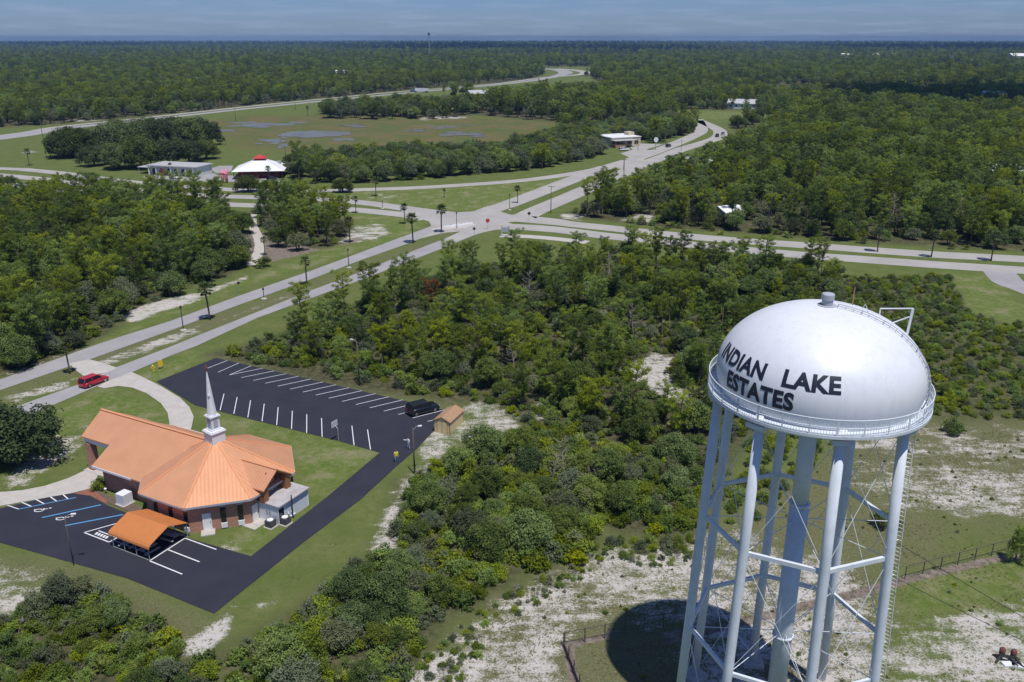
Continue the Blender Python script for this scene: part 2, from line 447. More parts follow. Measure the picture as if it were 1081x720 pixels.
# open ground between the far woods
OPEN = [
    W([(-400, 140), (0, 134.5), (56, 131.5), (130, 125), (204, 117.5), (330, 104.5), (350, 104), (350, 113), (335, 121), (345, 126), (400, 126.5), (480, 125), (500, 121), (560, 127), (612, 131), (600, 139), (562, 157), (540, 166), (480, 167), (400, 169), (345, 171), (315, 177), (302, 184), (312, 190), (345, 198), (402, 195), (456, 191.5), (530, 184.5), (590, 176.5), (617, 170.5), (640, 166), (634, 152), (662, 148), (700, 152), (735, 140), (731, 127), (700, 122), (700, 117), (735, 115.5), (830, 117), (830, 121.5), (770, 131), (776, 138), (768, 153), (724, 168), (690, 184), (642, 203), (612, 214), (575, 224), (575, 230), (592, 231.5), (640, 236), (740, 246), (860, 255), (985, 264), (1081, 269), (1500, 290), (1500, 330), (1075, 345), (1020, 330), (1000, 291), (893, 292), (830, 281), (720, 269), (640, 261), (560, 261), (520, 263), (470, 271), (365, 307), (218, 373), (0, 470), (-200, 480), (-140, 440), (0, 398), (75, 374), (212, 300), (262, 280), (262, 262), (282, 262), (310, 266), (345, 262), (378, 253), (372, 239), (345, 223), (300, 218), (215, 223), (0, 221), (-300, 215)]),
    W([(320, 107), (406, 97.5), (480, 91), (530, 87), (566, 82), (577, 77), (570, 71), (625, 70.5), (630, 76), (605, 82), (570, 90), (520, 96.5), (460, 103), (400, 108.5), (350, 113)]),
    W([(330, 104), (350, 112), (345, 121), (400, 117), (460, 116), (505, 119), (512, 104), (440, 102)]), W([(498, 97), (570, 88), (600, 82.5), (622, 80), (640, 92), (640, 106), (590, 106), (520, 112), (498, 118)]),
    W([(768, 153), (724, 168), (690, 184), (642, 203), (612, 214), (592, 231), (602, 224), (642, 213), (690, 200), (724, 187), (768, 168), (800, 150), (830, 123), (776, 138)]), W([(650, 234), (672, 224), (694, 226), (700, 241)]), W([(748, 238), (760, 226), (790, 225), (800, 238)]),
    W([(985, 187), (1081, 182), (1300, 180), (1300, 190), (1081, 193), (1000, 193)]),
    W([(772, 116), (800, 116), (800, 110.5), (780, 110.5)]),
]
# bare white sand, strength
SAND = [
    (W([(430, 730), (500, 660), (560, 622), (610, 598), (660, 578), (720, 580), (742, 560), (790, 560), (900, 600), (940, 640), (900, 790), (760, 790), (660, 640), (600, 690), (620, 790), (400, 790)]), 0.50, 3.0),
    (W([(500, 790), (540, 700), (590, 650), (640, 622), (660, 632), (610, 670), (590, 700), (590, 790)]), 0.26, 2.0),
    (W([(600, 606), (650, 582), (735, 585), (735, 625), (690, 628), (640, 612)]), 0.22, 2.0),
    (W([(720, 640), (800, 600), (900, 590), (960, 660), (940, 790), (740, 790)]), 0.22, 3.0),
    (W([(880, 470), (985, 462), (1160, 470), (1160, 548), (1000, 545), (930, 530), (880, 500)]), 0.36, 4.0),
    (W([(930, 512), (985, 498), (1160, 505), (1160, 545), (1020, 540), (940, 530)]), 0.40, 2.5),
    (W([(965, 650), (1081, 618), (1200, 620), (1200, 790), (930, 790)]), 0.62, 2.5),
    (W([(905, 440), (960, 440), (1000, 446), (1160, 455), (1160, 475), (900, 475)]), 0.36, 3.0),
    (W([(452, 447), (505, 420), (552, 436), (545, 455), (500, 468), (458, 490), (440, 492), (437, 480)]), 0.56, 2.0),
    (W([(396, 566), (418, 530), (428, 552), (408, 584)]), 0.45, 1.5), (W([(222, 582), (236, 572), (256, 568), (250, 580), (232, 587)]), 0.36, 1.5), (W([(262, 640), (330, 585), (372, 560), (330, 600), (275, 645)]), 0.26, 1.5),
    (W([(420, 505), (455, 488), (470, 492), (430, 540), (415, 580), (392, 600), (384, 582), (405, 545)]), 0.52, 2.0),
    (W([(192, 690), (212, 668), (232, 650), (247, 640), (240, 668), (220, 692), (204, 694)]), 0.85, 1.5),
    (W([(-60, 600), (0, 588), (50, 602), (92, 624), (60, 640), (20, 655), (-60, 665)]), 0.5, 2.0),
    (W([(0, 420), (40, 408), (88, 396), (70, 410), (20, 424)]), 0.55, 1.5),
    (W([(88, 388), (140, 366), (205, 345), (215, 350), (140, 378), (100, 392)]), 0.60, 1.5),
    (W([(205, 345), (300, 312), (330, 300), (330, 305), (240, 338)]), 0.42, 1.5),
    (W([(128, 334), (150, 322), (180, 314), (207, 309), (209, 318), (172, 328), (140, 341)]), 0.95, 1.5),
    (W([(207, 309), (240, 298), (262, 290), (265, 294), (235, 305), (210, 318)]), 0.66, 1.5),
    (W([(355, 257), (375, 238), (400, 236), (415, 245), (400, 252), (380, 256)]), 0.62, 2.0),
    (W([(620, 380), (655, 388), (690, 372), (716, 376), (705, 392), (718, 410), (752, 430), (742, 446), (728, 436), (704, 424), (676, 406), (655, 394)]), 0.85, 1.5),
    (W([(600, 400), (622, 388), (610, 400), (598, 410)]), 0.7, 1.5), (W([(566, 425), (578, 415), (585, 432), (574, 450), (560, 445)]), 0.6, 1.5),
    (W([(0, 500), (40, 470), (95, 448), (92, 478), (60, 490), (30, 515), (0, 520)]), 0.55, 2.0),
    (W([(-100, 400), (0, 395), (62, 374), (66, 379), (0, 402), (-100, 430)]), 0.42, 1.5),
    (W([(590, 226), (620, 226), (612, 233), (592, 231)]), 0.75, 3.0), (W([(655, 233), (672, 225), (690, 227), (694, 236)]), 0.7, 3.0),
    (W([(752, 236), (762, 226), (788, 226), (792, 236)]), 0.45, 3.0), (W([(985, 187), (1081, 182), (1200, 181), (1200, 188), (1081, 191), (1000, 192)]), 0.6, 3.0),
    (W([(380, 206), (400, 204), (425, 206), (415, 210), (390, 210)]), 0.4, 2.0),
    (W([(400, 790), (430, 705), (445, 715), (440, 790)]), 0.7, 1.5),
    (W([(60, 127.5), (90, 125), (110, 127), (80, 129)]), 0.6, 5.0), (W([(20, 160.5), (30, 158.8), (42, 160.6), (30, 162)]), 0.8, 4.0),
    (W([(440, 124), (490, 122.5), (500, 124.5), (445, 127)]), 0.75, 6.0),
]
LAWN_RICH = [   # watered or lush turf
    W([(30, 442), (112, 410), (165, 425), (182, 446), (178, 452), (80, 455), (40, 470)]), W([(205, 440), (216, 434), (300, 450), (355, 465), (400, 478), (345, 525), (320, 520), (300, 470)]),
    W([(140, 400), (200, 370), (222, 372), (165, 405)]), W([(350, 200), (540, 192), (622, 182), (505, 224), (430, 217), (350, 209)]), W([(364, 224), (430, 230), (452, 233), (440, 246), (330, 280), (262, 300), (70, 378), (0, 402), (262, 294), (340, 266), (400, 250)]),
    W([(1000, 289), (1050, 290), (1075, 320), (1160, 350), (1160, 400), (1060, 345), (1020, 330)]), W([(205, 580), (265, 588), (300, 560), (275, 550)]), W([(700, 118), (830, 118), (800, 125), (735, 126)]),
]
FRINGE = W([(400, 735), (440, 700), (500, 650), (545, 622), (600, 600), (640, 575), (690, 580), (738, 568), (742, 590), (690, 600), (640, 592), (600, 622), (540, 655), (500, 700), (480, 760), (420, 790)])
TOWERFIELD = W([(430, 730), (560, 622), (690, 580), (790, 520), (900, 450), (1160, 450), (1200, 790), (400, 790)])
_r = random.Random(12)
for _x, _y in ((475, 392), (505, 405), (545, 372), (560, 398), (590, 362), (520, 345), (455, 365), (615, 350), (640, 330), (680, 345), (600, 420), (735, 350), (700, 310), (570, 330), (660, 420), (770, 330), (430, 390)):
    _a, _b = _r.uniform(8, 18), _r.uniform(3, 6)
    SAND.append((W([(_x + _a * (1 + .3 * math.sin(3 * t + _x)) * math.cos(t), _y + _b * (1 + .3 * math.sin(2 * t + _y)) * math.sin(t)) for t in np.linspace(0, 2 * PI, 13)[:-1]]), 0.42, 1.5))
    GAPS = globals().setdefault('GAPS', []); GAPS.append(SAND[-1][0])
SAND.append((FRINGE, 0.27, 2.0))
DRY = [   # thin, straw-coloured grass
    W([(420, 730), (520, 640), (610, 590), (740, 560), (940, 440), (1200, 440), (1200, 600), (940, 600), (900, 790), (420, 790)]),
    W([(-60, 580), (60, 590), (140, 615), (226, 655), (190, 690), (110, 625), (-60, 605)]), W([(0, 405), (260, 322), (480, 244), (470, 256), (260, 335), (0, 425)]), W([(222, 374), (440, 414), (485, 428), (478, 434), (330, 400), (228, 377)]),
]
BROWN = [   # raked earth and leaf litter
    (W([(594, 678), (640, 668), (652, 664), (652, 672), (606, 684), (612, 720), (640, 790), (618, 790), (598, 715)]), 0.9, 0.5), (W([(700, 668), (800, 646), (900, 622), (960, 606), (1081, 580), (1081, 588), (960, 616), (900, 634), (800, 658), (700, 682)]), 0.85, 0.7),
    (W([(1060, 585), (1160, 562), (1160, 590), (1070, 592)]), 0.8, 0.7), (W([(256, 244), (290, 246), (330, 262), (345, 263), (290, 276), (262, 278)]), 0.8, 3.0), (W([(372, 250), (392, 248), (380, 256), (345, 264)]), 0.6, 2.0),
]
MARSH = [W([(215, 128), (255, 122), (340, 122), (480, 123.5), (560, 127), (610, 131), (560, 149), (300, 160), (250, 156)])]
LUSH = [W([(622, 680), (660, 668), (700, 684), (690, 790), (640, 790)]), W([(930, 610), (1081, 585), (1200, 560), (1200, 610), (1081, 640), (960, 650)]), W([(930, 575), (960, 545), (1000, 560), (960, 590)])]

# ------------------------------------------------------------------ ground: one sheet to the horizon
def make_ground():
    th = np.unique(np.concatenate([np.arange(-40, 40.01, 0.2), np.arange(40, 320.1, 4.0)]))[:-1]
    th = np.radians(th)
    rs = [0.0, 8, 16, 24, 32]
    r = 36.0
    while r < 14200:
        rs.append(r); r *= 1.0062 if r < 330 else (1.018 if r < 1500 else 1.06)
    rs.append(14200.0)
    rs = np.array(rs[1:])
    RR, TT = np.meshgrid(rs, th, indexing='ij')
    X = (RR * np.sin(TT)).ravel(); Y = (RR * np.cos(TT)).ravel()
    X = np.append(X, 0.0); Y = np.append(Y, 0.0)
    nt, nr = len(th), len(rs)
    idx = np.arange(nr * nt).reshape(nr, nt)
    a = idx[:-1, :]; b = idx[1:, :]
    a2 = np.roll(a, -1, 1); b2 = np.roll(b, -1, 1)
    quads = np.stack([a, b, b2, a2], -1).reshape(-1, 4)
    c = nr * nt
    tris = np.stack([np.full(nt, c), idx[0], np.roll(idx[0], -1)], -1)
    me = bpy.data.meshes.new('ground')
    nv = len(X)
    me.vertices.add(nv)
    co = np.zeros((nv, 3)); co[:, 0] = X; co[:, 1] = Y
    me.vertices.foreach_set('co', co.ravel())
    nl = quads.size + tris.size
    me.loops.add(nl)
    me.loops.foreach_set('vertex_index', np.concatenate([quads[:, ::-1].ravel(), tris[:, ::-1].ravel()]))
    npoly = len(quads) + len(tris)
    me.polygons.add(npoly)
    st = np.concatenate([np.arange(len(quads)) * 4, quads.size + np.arange(len(tris)) * 3])
    me.polygons.foreach_set('loop_start', st)
    me.update(); me.validate()
    wood = np.zeros(nv)
    for w in WOOD.values(): wood = np.maximum(wood, soft(w, X, Y, 2.5))
    wood = np.maximum(wood, 0.75 * soft(SCRUB, X, Y, 3))
    wood = np.maximum(wood, soft(EAST, X, Y, 4))
    far = np.hypot(X, Y) > 520
    opn = np.zeros(nv)
    for p in OPEN: opn = np.maximum(opn, soft(p, X, Y, 6))
    wood = np.where(far, np.maximum(wood, 1 - opn), wood)
    wood = np.where(Y < 20, 0.4, wood)
    sand = np.zeros(nv)
    for p, s, w in SAND: sand = np.where(s * soft(p, X, Y, w) > 0, np.maximum(sand, 0) + s * soft(p, X, Y, w) * (1 - 0.35 * (sand > 0.3)), sand)
    sand = np.where(sand > .55, .55 + (sand - .55) * .42, np.clip(sand, 0, 1))
    for p in LUSH: sand = sand * (1 - 0.75 * soft(p, X, Y, 2))
    rich = np.zeros(nv)
    for p in LAWN_RICH: rich = np.maximum(rich, soft(p, X, Y, 2))
    for p in LUSH: rich = np.maximum(rich, 0.95 * soft(p, X, Y, 2))
    dry = np.zeros(nv)
    for p in DRY: dry = np.maximum(dry, soft(p, X, Y, 3))
    brown = np.zeros(nv)
    for p, s, w in BROWN: brown = np.maximum(brown, s * soft(p, X, Y, w))
    marsh = np.zeros(nv)
    for p in MARSH: marsh = np.maximum(marsh, soft(p, X, Y, 12))
    for nm, arr in (('wood', wood), ('sand', sand), ('rich', rich), ('dry', dry), ('brown', brown), ('marsh', marsh)):
        at = me.attributes.new(nm, 'FLOAT', 'POINT')
        at.data.foreach_set('value', arr.astype(np.float32))
    # material
    m = bpy.data.materials.new('grass_sand_and_litter'); m.use_nodes = True
    n_, L = m.node_tree.nodes, m.node_tree.links
    bs = n_['Principled BSDF']; bs.inputs['Roughness'].default_value = 0.95; bs.inputs['Specular IOR Level'].default_value = 0.1
    geo = n_.new('ShaderNodeNewGeometry')
    def noise(sc, det=5, rough=0.6, stretch=None, dist=0.0):
        t = n_.new('ShaderNodeTexNoise'); t.inputs['Scale'].default_value = sc; t.inputs['Detail'].default_value = det; t.inputs['Roughness'].default_value = rough; t.inputs['Distortion'].default_value = dist
        src = geo.outputs['Position']
        if stretch:
            mp = n_.new('ShaderNodeMapping'); mp.inputs['Rotation'].default_value = (0, 0, stretch[1]); mp.inputs['Scale'].default_value = stretch[0]
            L.new(src, mp.inputs[0]); src = mp.outputs[0]
        L.new(src, t.inputs['Vector']); return t.outputs[0]
    def attr(nm):
        a_ = n_.new('ShaderNodeAttribute'); a_.attribute_name = nm; return a_.outputs['Fac']
    def math_(op, x, y=None, cl=False):
        k = n_.new('ShaderNodeMath'); k.operation = op; k.use_clamp = cl
        for i, q in enumerate((x, y)):
            if q is None: continue
            if isinstance(q, (int, float)): k.inputs[i].default_value = q
            else: L.new(q, k.inputs[i])
        return k.outputs[0]
    def ramp(x, lo, hi):
        k = n_.new('ShaderNodeMapRange'); k.interpolation_type = 'SMOOTHSTEP'
        L.new(x, k.inputs[0]); k.inputs[1].default_value = lo; k.inputs[2].default_value = hi; return k.outputs[0]
    def mix(f, A, B):
        k = n_.new('ShaderNodeMix'); k.data_type = 'RGBA'
        if isinstance(f, float): k.inputs[0].default_value = f
        else: L.new(f, k.inputs[0])
        for i, q in ((6, A), (7, B)):
            if isinstance(q, tuple): k.inputs[i].default_value = (*q, 1)
            else: L.new(q, k.inputs[i])
        return k.outputs[2]
    n_big, n_mid, n_small, n_fine = noise(0.045, 4), noise(0.22, 5), noise(1.1, 6, 0.7), noise(4.5, 4, 0.75)
    n_str = noise(0.5, 5, 0.65, ((0.28, 1.4, 1.0), R(-35)))
    grass = mix(ramp(n_mid, 0.3, 0.7), (0.104, 0.142, 0.036), (0.155, 0.172, 0.060))
    grass = mix(ramp(n_small, 0.35, 0.75), grass, (0.075, 0.104, 0.026))
    richc = mix(ramp(n_mid, 0.3, 0.7), (0.092, 0.142, 0.026), (0.130, 0.172, 0.042))
    richc = mix(ramp(n_small, 0.4, 0.72), richc, (0.165, 0.172, 0.070))
    richc = mix(math_('MULTIPLY', ramp(n_mid, 0.48, 0.7), ramp(n_fine, 0.35, 0.6)), richc, (0.25, 0.225, 0.145))
    dryc = mix(ramp(n_small, 0.3, 0.7), (0.150, 0.148, 0.072), (0.085, 0.100, 0.036))
    dryc = mix(ramp(n_fine, 0.45, 0.75), dryc, (0.225, 0.208, 0.135))
    c = mix(attr('rich'), grass, richc)
    c = mix(math_('MULTIPLY', attr('dry'), ramp(n_big, 0.25, 0.55)), c, dryc)
    litter = mix(ramp(n_small, 0.35, 0.65), (0.050, 0.055, 0.024), (0.10, 0.095, 0.052))
    litter = mix(ramp(n_mid, 0.55, 0.75), litter, (0.155, 0.14, 0.095))
    c = mix(attr('wood'), c, litter)
    marshc = mix(ramp(n_big, 0.35, 0.65), (0.095, 0.122, 0.036), (0.150, 0.122, 0.056))
    marshc = mix(ramp(n_mid, 0.5, 0.7), marshc, (0.080, 0.108, 0.032))
    c = mix(attr('marsh'), c, marshc)
    sandc = mix(ramp(n_small, 0.3, 0.7), (0.57, 0.545, 0.51), (0.42, 0.395, 0.36))
    s = math_('ADD', attr('sand'), math_('MULTIPLY', math_('SUBTRACT', n_small, 0.5), 1.0))
    s = math_('ADD', s, math_('MULTIPLY', math_('SUBTRACT', n_str, 0.5), 0.9))
    s = math_('ADD', s, math_('MULTIPLY', math_('SUBTRACT', n_fine, 0.5), 1.0))
    s = math_('ADD', s, math_('MULTIPLY', math_('SUBTRACT', n_mid, 0.5), 1.1))
    n_tuft = noise(2.2, 3, 0.5)
    tuft = ramp(n_tuft, 0.56, 0.66)
    gate = ramp(attr('sand'), 0.0, 0.12)
    sm = math_('MULTIPLY', ramp(s, 0.36, 0.72), gate)
    c = mix(sm, c, sandc)
    c = mix(math_('MULTIPLY', math_('MULTIPLY', tuft, gate), 0.7), c, (0.095, 0.108, 0.045))
    earth = mix(ramp(n_small, 0.3, 0.7), (0.150, 0.120, 0.098), (0.235, 0.20, 0.165))
    bm = math_('ADD', attr('brown'), math_('MULTIPLY', math_('SUBTRACT', n_small, 0.5), 0.9))
    c = mix(ramp(bm, 0.35, 0.65), c, earth)
    n_grain = noise(8.0, 3, 0.7)
    gv = n_.new('ShaderNodeMapRange'); gv.inputs[1].default_value = 0.28; gv.inputs[2].default_value = 0.72; gv.inputs[3].default_value = 0.74; gv.inputs[4].default_value = 1.26; L.new(n_grain, gv.inputs[0])
    gp = n_.new('ShaderNodeMapRange'); gp.inputs[1].default_value = 0.3; gp.inputs[2].default_value = 0.7; gp.inputs[3].default_value = 0.84; gp.inputs[4].default_value = 1.16; L.new(n_small, gp.inputs[0])
    vm = n_.new('ShaderNodeVectorMath'); vm.operation = 'SCALE'; L.new(c, vm.inputs[0]); L.new(math_('MULTIPLY', gv.outputs[0], gp.outputs[0]), vm.inputs['Scale'])
    L.new(vm.outputs[0], bs.inputs['Base Color'])
    bp = n_.new('ShaderNodeBump'); bp.inputs['Strength'].default_value = 0.8; bp.inputs['Distance'].default_value = 0.18
    hh = math_('ADD', math_('MULTIPLY', n_fine, 0.5), n_small)
    L.new(hh, bp.inputs['Height']); L.new(bp.outputs[0], bs.inputs['Normal'])
    me.materials.append(m)
    o = bpy.data.objects.new('ground', me); COL.objects.link(o)
    return kind(o, 'structure')
make_ground()

# ------------------------------------------------------------------ roads, car park, paths, water
def sheet(name, pts, z, m, thick=0.0, subdivide=False, parent=None):
    """A flat sheet over world points (2D), z its top; thick > 0 adds a kerb-like edge."""
    pts = [tuple(p)[:2] for p in pts]
    area = sum(pts[i][0] * pts[(i + 1) % len(pts)][1] - pts[(i + 1) % len(pts)][0] * pts[i][1] for i in range(len(pts)))
    if area < 0: pts = pts[::-1]
    bm = bmesh.new()
    from mathutils.geometry import delaunay_2d_cdt
    vs_, ed_, fc_ = delaunay_2d_cdt([Vector(p) for p in pts], [], [list(range(len(pts)))], 1, 1e-4)[:3]
    top = [bm.verts.new((p[0], p[1], z)) for p in vs_]
    for f_ in fc_:
        f = bm.faces.new([top[k] for k in f_]); f.normal_update()
        if f.normal.z < 0: f.normal_flip()
    if thick:
        for p, q in zip(pts, pts[1:] + pts[:1]):
            bm.faces.new([bm.verts.new(c) for c in ((*p, z - thick), (*q, z - thick), (*q, z), (*p, z))])
    me = bpy.data.meshes.new(name); bm.to_mesh(me); bm.free()
    me.materials.append(m)
    o = bpy.data.objects.new(name, me); COL.objects.link(o)
    if parent: o.parent = parent
    else: kind(o, 'structure')
    return o
def smooth_line(P, n=6):
    P = [Vector((p[0], p[1])) for p in P]
    out = []
    for i in range(len(P) - 1):
        p0, p1, p2, p3 = P[max(i - 1, 0)], P[i], P[i + 1], P[min(i + 2, len(P) - 1)]
        for k in range(n):
            t = k / n
            out.append(0.5 * ((2 * p1) + (p2 - p0) * t + (2 * p0 - 5 * p1 + 4 * p2 - p3) * t * t + (3 * p1 - p0 - 3 * p2 + p3) * t ** 3))
    out.append(P[-1]); return out
def ribbon(name, px, width, z, m, n=5):
    """A road of even width along a centre line; the width may change from point to point."""
    C = smooth_line(W(px), n)
    ws = width if isinstance(width, (list, tuple)) else [width] * len(px)
    wi = np.interp(np.linspace(0, len(px) - 1, len(C)), range(len(px)), ws)
    vs, fs = [], []
    for i, p in enumerate(C):
        t = (C[min(i + 1, len(C) - 1)] - C[max(i - 1, 0)]).normalized()
        s = Vector((-t.y, t.x)) * wi[i] / 2
        vs += [(p.x + s.x, p.y + s.y, z), (p.x - s.x, p.y - s.y, z)]
    for i in range(len(C) - 1): fs.append((2 * i + 1, 2 * i + 3, 2 * i + 2, 2 * i))
    b = MB(); b.add(vs, fs)
    return kind(b.build(name, m), 'structure')

# the boulevard: two carriageways with a median
up_hi = [(-120, 441), (0, 400.8), (100, 364.5), (135, 353), (180, 339), (252, 312.5), (328, 286), (380, 266.8), (421, 251.5), (452, 240), (466, 234)]
up_lo = [(470, 241), (434, 256), (380, 275), (328, 295), (252, 322), (180, 349), (92, 380.5), (25, 403.5), (0, 412), (-120, 452)]
sheet('boulevard', list(W(up_hi)) + list(W(up_lo)), 0.030, M['road'])
lo_hi = [(-120, 478), (29, 425), (84, 405.5), (121, 388.5), (179, 366.5), (212, 353), (250, 338), (328, 306.8), (380, 287.5), (402, 278.5), (454, 258), (496, 242)]
lo_lo = [(520, 240.5), (465, 263), (380, 296), (328, 315), (272, 335.5), (208, 365), (179, 376), (141.7, 392), (112.5, 403.5), (50.6, 430), (-120, 497)]
sheet('boulevard', list(W(lo_hi)) + list(W(lo_lo)), 0.030, M['road'])
ribbon('boulevard', [(500, 229), (520, 221), (540, 214.5), (575, 201), (610, 187.5), (627, 181), (655, 172.5), (680, 164.5), (710, 153), (731, 144), (740, 138), (738, 130), (736, 127)], 8.0, 0.034, M['road_light'])
ribbon('boulevard', [(545, 234), (565, 223), (600, 208), (632, 194), (655, 184), (675, 175), (700, 165.5), (720, 157.5), (745, 150), (758, 145), (760, 138.5), (750, 132.5), (738, 127.5), (736, 126)], 8.0, 0.034, M['road_light'])
sheet('boulevard_turnaround', W([(640, 175.5), (668, 166), (688, 170), (664, 180)]), 0.036, M['road_light'])
# the crossing
sheet('crossroads', W([(424, 222), (452, 222.5), (480, 224.3), (505, 223), (520, 219.5), (530, 217.5), (536, 219), (527, 223), (540, 227), (551, 225.5), (561, 222), (573, 219.5), (566, 224.5), (561, 228.5), (566, 231), (600, 235), (600, 239), (560, 235.5), (545, 234), (536, 234.8), (545, 238), (600, 242), (600, 246.5), (552, 243), (524, 242.5), (510, 245.5), (480, 255), (470, 252), (486, 244.5), (468, 246), (452, 250), (436, 254), (452, 247), (456, 240), (453, 234), (444, 231), (424, 228)]), 0.042, M['road_light'])
ribbon('cross_road', [(-300, 160), (0, 185), (100, 196), (200, 205.5), (300, 209.3), (347, 211), (390, 214.8), (425, 219.7), (470, 225.5), (490, 228)], 7.0, 0.034, M['road_light'])
ribbon('cross_road', [(-300, 168), (0, 194), (100, 205), (200, 214), (300, 218), (360, 220.6), (400, 224), (430, 227.3), (452, 231)], 7.0, 0.034, M['road_light'])
ribbon('cross_road', [(545, 229.5), (580, 233), (600, 236.3), (640, 240.5), (705, 247.5), (750, 251.7), (795, 255.3), (860, 259.7), (910, 263.5), (985, 268.7), (1081, 273.7), (1200, 281), (1400, 292)], 7.4, 0.034, M['road_light'])
ribbon('cross_road', [(520, 239), (545, 239.5), (570, 240.8), (600, 244), (640, 249), (700, 255), (740, 259.5), (800, 265.2), (860, 270.3), (898, 273), (985, 279.3), (1081, 285.5), (1200, 294), (1400, 308)], 7.4, 0.034, M['road_light'])
ribbon('frontage_road', [(-200, 172), (0, 178), (31, 179.5), (68, 183.3), (95, 187), (150, 193.5), (218, 198.6), (249, 200.5), (276, 201.4), (309, 201.6), (345, 201.3), (432, 198.6), (490, 195.2), (540, 191.6), (580, 187), (622, 180.5), (640, 176)], 6.5, 0.030, M['road_light'])
ribbon('side_street', [(1052, 283), (1058, 291), (1066, 298.5), (1081, 304), (1110, 316), (1180, 350)], 7.0, 0.031, M['road'])
ribbon('side_street', [(716, 165), (740, 168), (780, 170), (830, 171), (900, 171)], 7.0, 0.031, M['road_light'])
ribbon('footpath', [(528, 248.8), (545, 249.4), (558, 249.8), (585, 252), (620, 256)], 4.0, 0.031, M['concrete'])
sheet('median_pavement', W([(452, 243), (472, 238.5), (498, 235.8), (503, 238), (490, 241.5), (470, 243.5)]), 0.15, M['concrete'], 0.11)
ribbon('dirt_track', [(264, 280), (270, 272), (274, 262), (273, 252), (269, 243), (266, 234), (270, 226)], 2.6, 0.020, M['concrete'])
# highway
hw = [(-300, 178), (0, 145.5), (56, 136.8), (130, 129), (204, 121), (270, 113.8), (340, 106.8), (406, 100.3), (480, 93.6), (530, 89), (570, 84), (592, 79.2), (597, 76.3), (588, 73.6), (570, 72.5)]
ribbon('highway', hw, [24, 18, 13, 10, 9, 9, 9, 9, 9, 10, 12, 18, 24, 24, 22], 0.06, M['road'])
ribbon('highway', [(x, y - 2.2 if x < 480 else y - 1.2) for x, y in hw[:10]] + [(572, 82.2), (610, 79.0), (618, 76.4), (606, 74), (588, 72.6)], [5, 5, 5, 6, 6, 6, 6, 6, 6, 7, 9, 14, 18, 18, 18], 0.055, M['road_light'])
# marsh ponds
def blob_px(c, rx, ry, seed, k=26):
    rr = random.Random(seed); ph = [rr.uniform(0, 6.28) for _ in range(4)]
    out = []
    for i in range(k):
        a = 2 * PI * i / k
        q = 1 + 0.16 * math.sin(2 * a + ph[0]) + 0.14 * math.sin(3 * a + ph[1]) + 0.1 * math.sin(5 * a + ph[2]) + 0.07 * math.sin(8 * a + ph[3])
        out.append((c[0] + rx * q * math.cos(a), c[1] + ry * q * math.sin(a)))
    return out
prr = random.Random(8)
for c, rx, ry, sd in (((282, 131.5), 32, 3.4, 1), ((286, 148.5), 14, 3.6, 2), ((335, 141), 34, 4.8, 3), ((488, 142), 26, 3.0, 4), ((470, 134), 22, 2.2, 5), ((300, 154), 5, 2.0, 6), ((440, 138), 14, 1.6, 8), ((372, 133), 14, 1.4, 9), ((360, 147), 12, 1.6, 10), ((240, 138), 10, 1.2, 12)):
    for q in range(6):
        k = 0.75 if q == 0 else prr.uniform(.22, .5)
        cc = (c[0] + (0 if q == 0 else prr.uniform(-1, 1) * rx), c[1] + (0 if q == 0 else prr.uniform(-1, 1) * ry))
        sheet('pond', W(blob_px(cc, rx * k, ry * k * prr.uniform(.6, 1.0), sd * 7 + q)), 0.03 + 0.004 * q + 0.03 * (sd % 5), M['water'])
# church car park
lot_px = [(228, 378), (478, 435), (456, 457), (440, 474), (418, 493), (380, 528), (320, 573), (226, 648), (135, 611), (40, 584), (0, 573), (-70, 556), (-70, 546), (0, 537), (83, 518), (97, 525), (113, 533.5), (140, 544), (160, 553), (194, 567), (265, 587.5), (300, 560), (345, 525), (401, 478), (355, 465), (280, 446.5), (206, 428), (165, 403)]
lot = sheet('church_parking_lot', W(lot_px), 0.05, M['asphalt_new'], 0.045)
def stripe(b, p, q, w=0.11, z=0.056):
    p, q = Vector((p[0], p[1])), Vector((q[0], q[1]))
    t = (q - p).normalized(); s = Vector((-t.y, t.x)) * w / 2
    vs = [(*(p + s), z), (*(p - s), z), (*(q - s), z), (*(q + s), z)]
    n = (vs[1][0] - vs[0][0]) * (vs[3][1] - vs[0][1]) - (vs[1][1] - vs[0][1]) * (vs[3][0] - vs[0][0])
    b.add(vs, [(0, 1, 2, 3) if n > 0 else (3, 2, 1, 0)])
b = MB()
for k in range(17):
    a = 30.75 - 2.57 * k
    stripe(b, CH(a, -29.2), CH(a - 2.65, -34.0) if k else CH(a + 0.1, -34.0))
stripe(b, CH(33.69, -29.5), CH(33.45, -33.9)); stripe(b, CH(28.2, -29.2), CH(28.05, -34.0), z=0.060)
for k in range(11):
    if k == 8: continue
    a = 18.92 - 2.747 * k
    stripe(b, CH(a, -18.1), CH(a + 4.15, -22.95))
for p, q in (((-3.76, 13.86), (-3.63, 9.0)), ((-3.63, 9.0), (-8.35, 9.0)), ((-3.74, 11.47), (-8.54, 11.53)), ((-3.76, 13.86), (-8.67, 13.95)),
             ((7.2, 13.45), (3.1, 13.45)), ((7.2, 13.45), (5.5, 10.2)), ((3.1, 13.45), (3.0, 11.6)), ((6.1, 12.45), (3.1, 12.45))):
    stripe(b, CH(*p), CH(*q), 0.14)
stripe(b, CH(20.4, 13.77), CH(18.4, 13.7), 0.12)
for t in (0.22, 0.44, 0.66, 0.86):
    A = Vector((20.4, 13.77)).lerp(Vector((16.6, 8.2)), t); B = Vector((18.4, 13.7)).lerp(Vector((14.9, 8.78)), t)
    stripe(b, CH(*A), CH(*B), 0.14)
for k in range(5): stripe(b, CH(5.9 - 0.42 * k, 12.72), CH(5.7 - 0.42 * k, 13.15), 0.26)
b.build('painted_lines', M['line_white'], lot)
